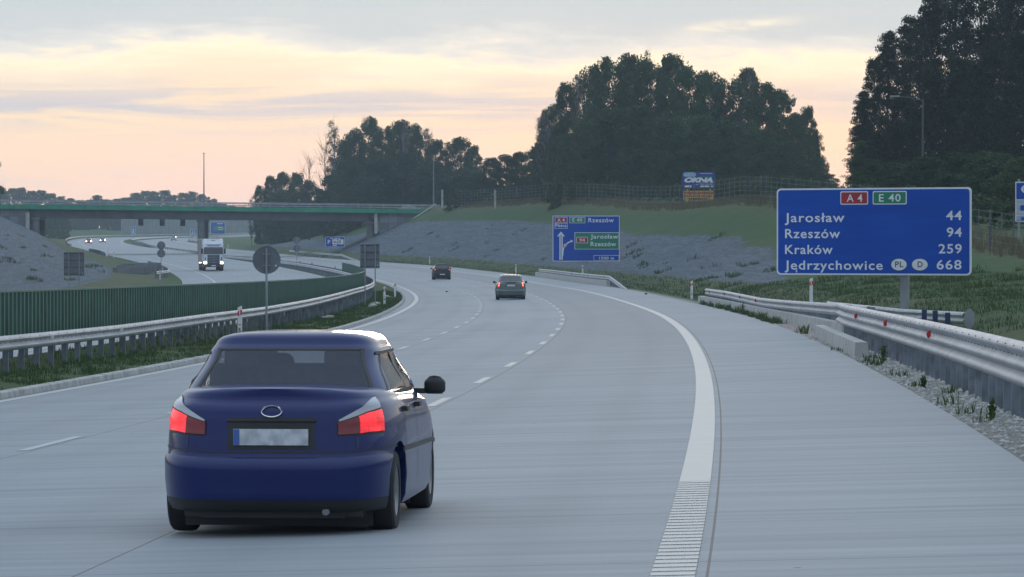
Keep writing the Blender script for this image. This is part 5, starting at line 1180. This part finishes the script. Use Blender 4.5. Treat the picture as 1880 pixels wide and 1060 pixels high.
# large clump behind the boards
D_=[(1003,215,30,585,'thin'),(1012,196,30,600,'oak'),(1040,160,34,590,'oak'),(1008,240,26,595,'oak'),(1062,140,22,570,'thin'),(1085,128,36,585,'oak'),(1125,112,46,565,'oak'),(1160,107,44,590,'oak'),(1195,116,42,560,'oak'),(1190,96,16,600,'thin'),(1235,110,46,575,'oak'),(1268,130,42,555,'oak'),(1300,140,40,590,'oak'),(1335,150,40,565,'oak'),(1372,134,36,585,'oak'),(1378,130,26,570,'thin'),(1400,158,40,560,'oak'),(1432,172,36,580,'oak'),(1455,212,32,560,'oak'),(1482,202,24,590,'oak'),(1494,240,18,575,'oak'),(1500,292,22,560,'oak'),(1520,322,28,640,'oak'),
 (1030,250,36,585,'oak'),(1075,222,44,545,'oak'),(1120,205,46,540,'oak'),(1175,200,48,535,'oak'),(1230,222,46,530,'oak'),(1285,215,46,535,'oak'),(1340,225,46,530,'oak'),(1395,235,44,525,'oak'),(1440,262,40,520,'oak'),(1003,285,26,600,'oak')]
grove(D_,in_BIG,'trees in the big clump behind the boards')
C_=[(880,318,22,640,'oak'),(902,293,26,650,'oak'),(930,286,30,640,'oak'),(958,282,30,660,'oak'),(985,274,26,640,'oak')]
grove(C_,in_LINK,'trees in the low link between the clumps')
B_=[(596,262,26,770,'bare'),(568,290,26,790,'bare'),(612,224,18,780,'thin'),(628,262,26,790,'oak'),(650,240,28,760,'oak'),(678,220,30,780,'oak'),(706,236,28,755,'oak'),(735,226,32,770,'oak'),(762,232,26,790,'oak'),(742,225,14,765,'thin'),(786,238,18,775,'thin'),(800,262,30,760,'oak'),(822,262,24,780,'thin'),(846,256,34,760,'oak'),(868,272,24,775,'oak'),(640,300,34,740,'oak'),(690,290,38,735,'oak'),(745,285,40,735,'oak'),(795,300,38,730,'oak'),(845,310,36,725,'oak'),(610,318,26,750,'oak')]
grove(B_,in_BR,'trees in the clump behind the bridge')
A_=[(478,344,16,880,'oak'),(497,328,20,870,'oak'),(522,320,24,860,'oak'),(545,322,22,880,'oak'),(568,334,20,860,'oak'),(588,350,18,850,'oak'),(462,362,9,880,'thin'),(510,352,26,850,'oak'),(550,352,26,845,'oak')]
grove(A_,in_HZ,'trees in the low hazy clump above the bridge')
E1=[(1592,262,38,372,'oak'),(1580,230,30,385,'pine'),(1585,170,34,380,'pine'),(1604,108,36,388,'pine'),(1632,62,46,376,'pine'),(1668,30,52,384,'pine'),(1706,-12,58,370,'pine'),(1750,-50,64,378,'pine'),(1800,-70,66,365,'pine'),(1850,-80,70,372,'pine'),(1900,-80,74,360,'pine'),(1615,240,46,360,'pine'),(1660,180,56,352,'pine'),(1712,130,62,345,'pine'),(1765,110,66,340,'pine'),(1820,80,72,332,'pine'),(1880,60,76,322,'pine'),(1600,296,36,350,'oak'),(1650,300,50,338,'oak'),(1705,290,54,330,'oak'),(1765,285,56,318,'oak'),(1825,280,60,308,'oak'),(1885,290,62,298,'oak')]
grove(E1,in_WOOD,'trees in the dark wood on the right')
F_=[]
rf=random.Random(3)
env=[(-20,352),(20,350),(50,347),(80,349),(105,360),(150,368),(185,360),(205,366),(240,360),(262,352),(290,350),(320,356),(350,352),(380,360),(400,372),(440,378),(480,380)]
for j in range(30):
    px=-30+j*17.5; yt=float(np.interp(px,[e[0] for e in env],[e[1] for e in env]))+rf.uniform(-2,5); F_.append((px,yt,18,1800+rf.uniform(-60,60),'far'))
grove(F_,in_D1,'trees of the distant wood')
F2=[(60+j*12,396+rf.uniform(-6,4),13,1530+rf.uniform(-30,30),'far') for j in range(24)]+[(76+j*9,402-j*.4,10,1160+j*8,'far') for j in range(6)]
grove(F2,in_D2,'trees of the distant wood, front row')
Bu=[(x,yt,hw,Y,'bush') for x,yt,hw,Y in ((1020,338,20,540),(1055,334,22,535),(1092,340,20,525),(1128,336,24,520),(1165,342,22,510),(1205,346,22,505),(1240,340,20,500),(1335,345,24,480),(1372,338,24,470),(1408,336,24,462),(1445,330,26,455),(1480,335,26,448),(1515,338,20,470),(1150,328,30,545),(1190,326,30,540),(1232,326,30,530),(1275,325,30,525),(1320,326,30,520),(1362,328,30,512),(1405,326,30,505),(1450,322,30,500),(1495,330,26,500),(1105,330,30,552),(1060,330,28,560),(1525,336,20,500),(960,345,20,600),(925,348,20,615),(835,350,24,650),(862,346,24,655),(890,350,20,635))]
grove(Bu,in_CF,'bushes behind the crest fence')
Bu2=[(x,yt,hw,Y,'bush') for x,yt,hw,Y in ((1600,338,40,330),(1660,345,44,315),(1720,350,44,305),(1790,362,50,292),(1850,372,44,280),(1560,345,20,400))]
grove(Bu2,in_FW,'bushes below the dark wood')
# small cut-off crown at the left edge
place('oak',1,(-26-940)/FPX*700,705,gz((-26-940)/FPX*700,705),14.0,2.6,'dark tree just showing at the left edge above the bridge','tree','trees in the clump behind the bridge')
for k in PR:
    for o in PR[k]:
        for c in kids(o): bpy.data.objects.remove(c)
        bpy.data.objects.remove(o)
# ---- grass, tall crest grass, weeds, stones
def blades(name,pts,hmin,hmax,wd,m,label,cat,lean=.35,nb=7,spread=.09):
    V=[];F=[]
    for (x,y,z),sc in pts:
        for _ in range(nb):
            a=RNG.uniform(0,6.28); bx=x+RNG.uniform(-spread,spread); by=y+RNG.uniform(-spread,spread); h=RNG.uniform(hmin,hmax)*sc; dx_,dy_=math.cos(a)*wd,math.sin(a)*wd; lx,ly=RNG.uniform(-lean,lean)*h,RNG.uniform(-lean,lean)*h
            b=len(V); V+=[(bx-dx_,by-dy_,z-.03),(bx+dx_,by+dy_,z-.03),(bx+lx*.4+dx_*.7,by+ly*.4+dy_*.7,z+h*.6),(bx+lx,by+ly,z+h)]; F.append((b,b+1,b+2,b+3))
    o=meshobj(name,np.array(V),np.array(F),m); return tag(o,label,cat,kind='stuff')
def scat(n,s0,s1,o0,o1,pw=1.):
    out=[]
    for _ in range(n):
        s=s0+(s1-s0)*RNG.random()**pw; o=o0+(o1-o0)*RNG.random()
        if o<o1: out.append((tuple(P3(s,o)),1))
    return out
M_grass=leaf('grass_blades',(.040,.090,.022),(.062,.112,.03),(.10,.12,.045))
def kscat(n,s0,s1):
    out=[]
    for _ in range(n):
        s=s0+(s1-s0)*RNG.random()**1.2; k=float(kerb(s))-.16; o=-11.0+(k+11.0)*RNG.random()**.8; cl=noise.noise(Vector((s*.4,o*.9,0)))
        if cl>-.25: out.append((tuple(P3(s,o)),.8+cl))
    return out
blades('median_grass',kscat(9500,58,300),.04,.13,.008,M_grass,'short green grass growing on the median strip','grass',nb=5,spread=.10)
blades('slope_grass',[p for p in scat(9000,95,240,8.7,22,.9)],.04,.14,.010,M_grass,'rough green grass on the slope behind the guardrails','grass',nb=5,spread=.2)
blades('crest_grass',[(tuple(P3(s,27.0+4*RNG.random())),1) for s in [RNG.uniform(215,640) for _ in range(3200)]],.2,.75,.022,M_dryg,'tall dry grass along the crest of the cutting','grass',nb=6,spread=.35,lean=.25)
blades('verge_grass',[(tuple(P3(s,7.6+4.8*RNG.random())),1) for s in [RNG.uniform(205,620) for _ in range(2600)]],.05,.2,.016,M_grass,'rough yellowish grass on the flat verge below the grey slope','grass',nb=5,spread=.3)
wp=[]
for s,o,n_ in ((46.5,6.95,10),(49,6.85,14),(57,7.1,8),(60,6.9,6),(66,6.95,9),(74,6.9,16),(76,6.85,12),(79,7.15,16),(86,6.75,8),(108,6.8,5),(128,6.85,14),(134,6.8,12),(140,6.85,16),(147,6.8,10),(155,6.9,14),(162,6.85,16),(170,6.9,14),(176,6.85,12),(184,6.8,10),(192,6.9,12),(52,6.8,6)):
    for _ in range(n_ if s>100 else max(3,n_//3)): wp.append((tuple(P3(s+RNG.gauss(0,.9 if s>100 else .35),o+RNG.gauss(0,.08))),RNG.uniform(.5,1.3)*(1 if s>100 else .55)))
blades('weeds',wp,.08,.26,.007,M_weed,'green weeds growing along the edge of the concrete on the right','weeds',nb=14,spread=.10)
sw=[]
for _ in range(26):
    s=RNG.uniform(290,620); o=RNG.uniform(13,22)
    for k in range(RNG.randint(1,5)): sw.append((tuple(P3(s+RNG.gauss(0,.9),o+RNG.gauss(0,.35))),RNG.uniform(.6,1.4)))
for _ in range(26):
    s=RNG.uniform(330,660); o=RNG.uniform(-47,-34.5)
    for k in range(RNG.randint(1,5)): sw.append((tuple(P3(s+RNG.gauss(0,1.),o+RNG.gauss(0,.4))),RNG.uniform(.6,1.4)))
for _ in range(70):
    s=RNG.uniform(105,300); o=RNG.uniform(9.5,26)
    for k in range(RNG.randint(2,6)): sw.append((tuple(P3(s+RNG.gauss(0,.8),o+RNG.gauss(0,.4))),RNG.uniform(.5,1.2)))
blades('slope_weeds',sw,.10,.36,.03,M_weed,'scattered green weed tufts growing on the grey and grassy slopes','weeds',nb=16,spread=.35)
def weed(s,o,h,label):
    rg=random.Random(int(s)); root=empty('weed_plant',P3(s,o),label=label,cat='weed'); m=MB(); C=[]
    for _ in range(7):
        a=rg.uniform(0,6.28); e=Vector((math.cos(a)*.14*h*rg.random(),math.sin(a)*.14*h*rg.random(),h*rg.uniform(.6,1))); m.tube([(0,0,-.05),e*.6,e],[.004,.003,.002],4)
        for t in np.linspace(.15,1,12): 
            for _ in range(3): C.append(tuple(e*float(t)+Vector((rg.gauss(0,.05),rg.gauss(0,.05),rg.gauss(0,.03)))*h*1.6))
    m.build('stem',M_weed,root); V,F=quads(np.array(C),None,np.full(len(C),.035)); l_=meshobj('leaves',V,F,M_weed); l_.parent=root
weed(75.5,7.12,.32,'bushy green weed standing just beyond the pale concrete block')
weed(59.5,6.95,.20,'leafy green weed in the gravel halfway along the verge')
weed(84,6.88,.26,'small green weed in front of the pale concrete block')
weed(47.4,7.1,.22,'thin weed against the foot of the nearest guardrail posts')
weed(158,6.95,.45,'green weed in front of the long concrete plinth')
# loose stones on the verge
V=[];F=[]
for _ in range(5200):
    s=28+100*RNG.random()**1.3; o=PE+.05+1.5*RNG.random(); p=P3(s,o); r=RNG.uniform(.012,.045); b=len(V)
    for q in ((1,0,0),(0,1,0),(-1,0,0),(0,-1,0),(0,0,1),(0,0,-.6)): V.append((p.x+q[0]*r*RNG.uniform(.7,1.4),p.y+q[1]*r*RNG.uniform(.7,1.4),p.z+r*.3+q[2]*r*RNG.uniform(.5,.9)))
    F+=[(b,b+1,b+4,b+4),(b+1,b+2,b+4,b+4),(b+2,b+3,b+4,b+4),(b+3,b,b+4,b+4)]
me=bpy.data.meshes.new('gravel'); me.from_pydata(V,[],[f[:3] for f in F]); me.materials.append(mat('verge_stones',(.36,.355,.33),.85,var=.45,vs=9.)); o=bpy.data.objects.new('gravel',me); COL.objects.link(o); tag(o,'loose pale gravel on the verge beside the nearest guardrail','gravel',kind='stuff')
# pale stones and broken edging in the median grass
for s,o,l,a in ((258,-9.3,'broken strip of pale edging stone lying in the grass tip of the median',1),(214,-9.4,'pale stones in a row in the median grass left of the delineator',2),(171,-9.9,'small pale slab in the median grass by the guardrail',.5)):
    m=MB(); 
    for i in range(int(6*a)+1): p=P3(s+i*1.3,o+.1*math.sin(i)); m.box((p.x,p.y,p.z+.04),(.22+.1*math.sin(i*3),.9,.09),rdir(s)+.2*math.sin(i*5))
    tag(m.build('edging_stone',M_conc),l,'stones')
# ================= evening haze
m=MB(); m.box((0,930,36.5),(4000,2300,91)); hz_=m.build('haze',None if False else bpy.data.materials.new('haze_air')); 
hm=hz_.data.materials[0]; hm.use_nodes=True; t=hm.node_tree; t.nodes.clear(); o_=t.nodes.new('ShaderNodeOutputMaterial'); pv=t.nodes.new('ShaderNodeVolumePrincipled'); pv.inputs['Density'].default_value=.00018; pv.inputs['Color'].default_value=(.74,.86,.97,1); pv.inputs['Anisotropy'].default_value=.1; t.links.new(pv.outputs[0],o_.inputs['Volume'])
tag(hz_,'thin evening haze','haze',kind='stuff')
del hz_['category']
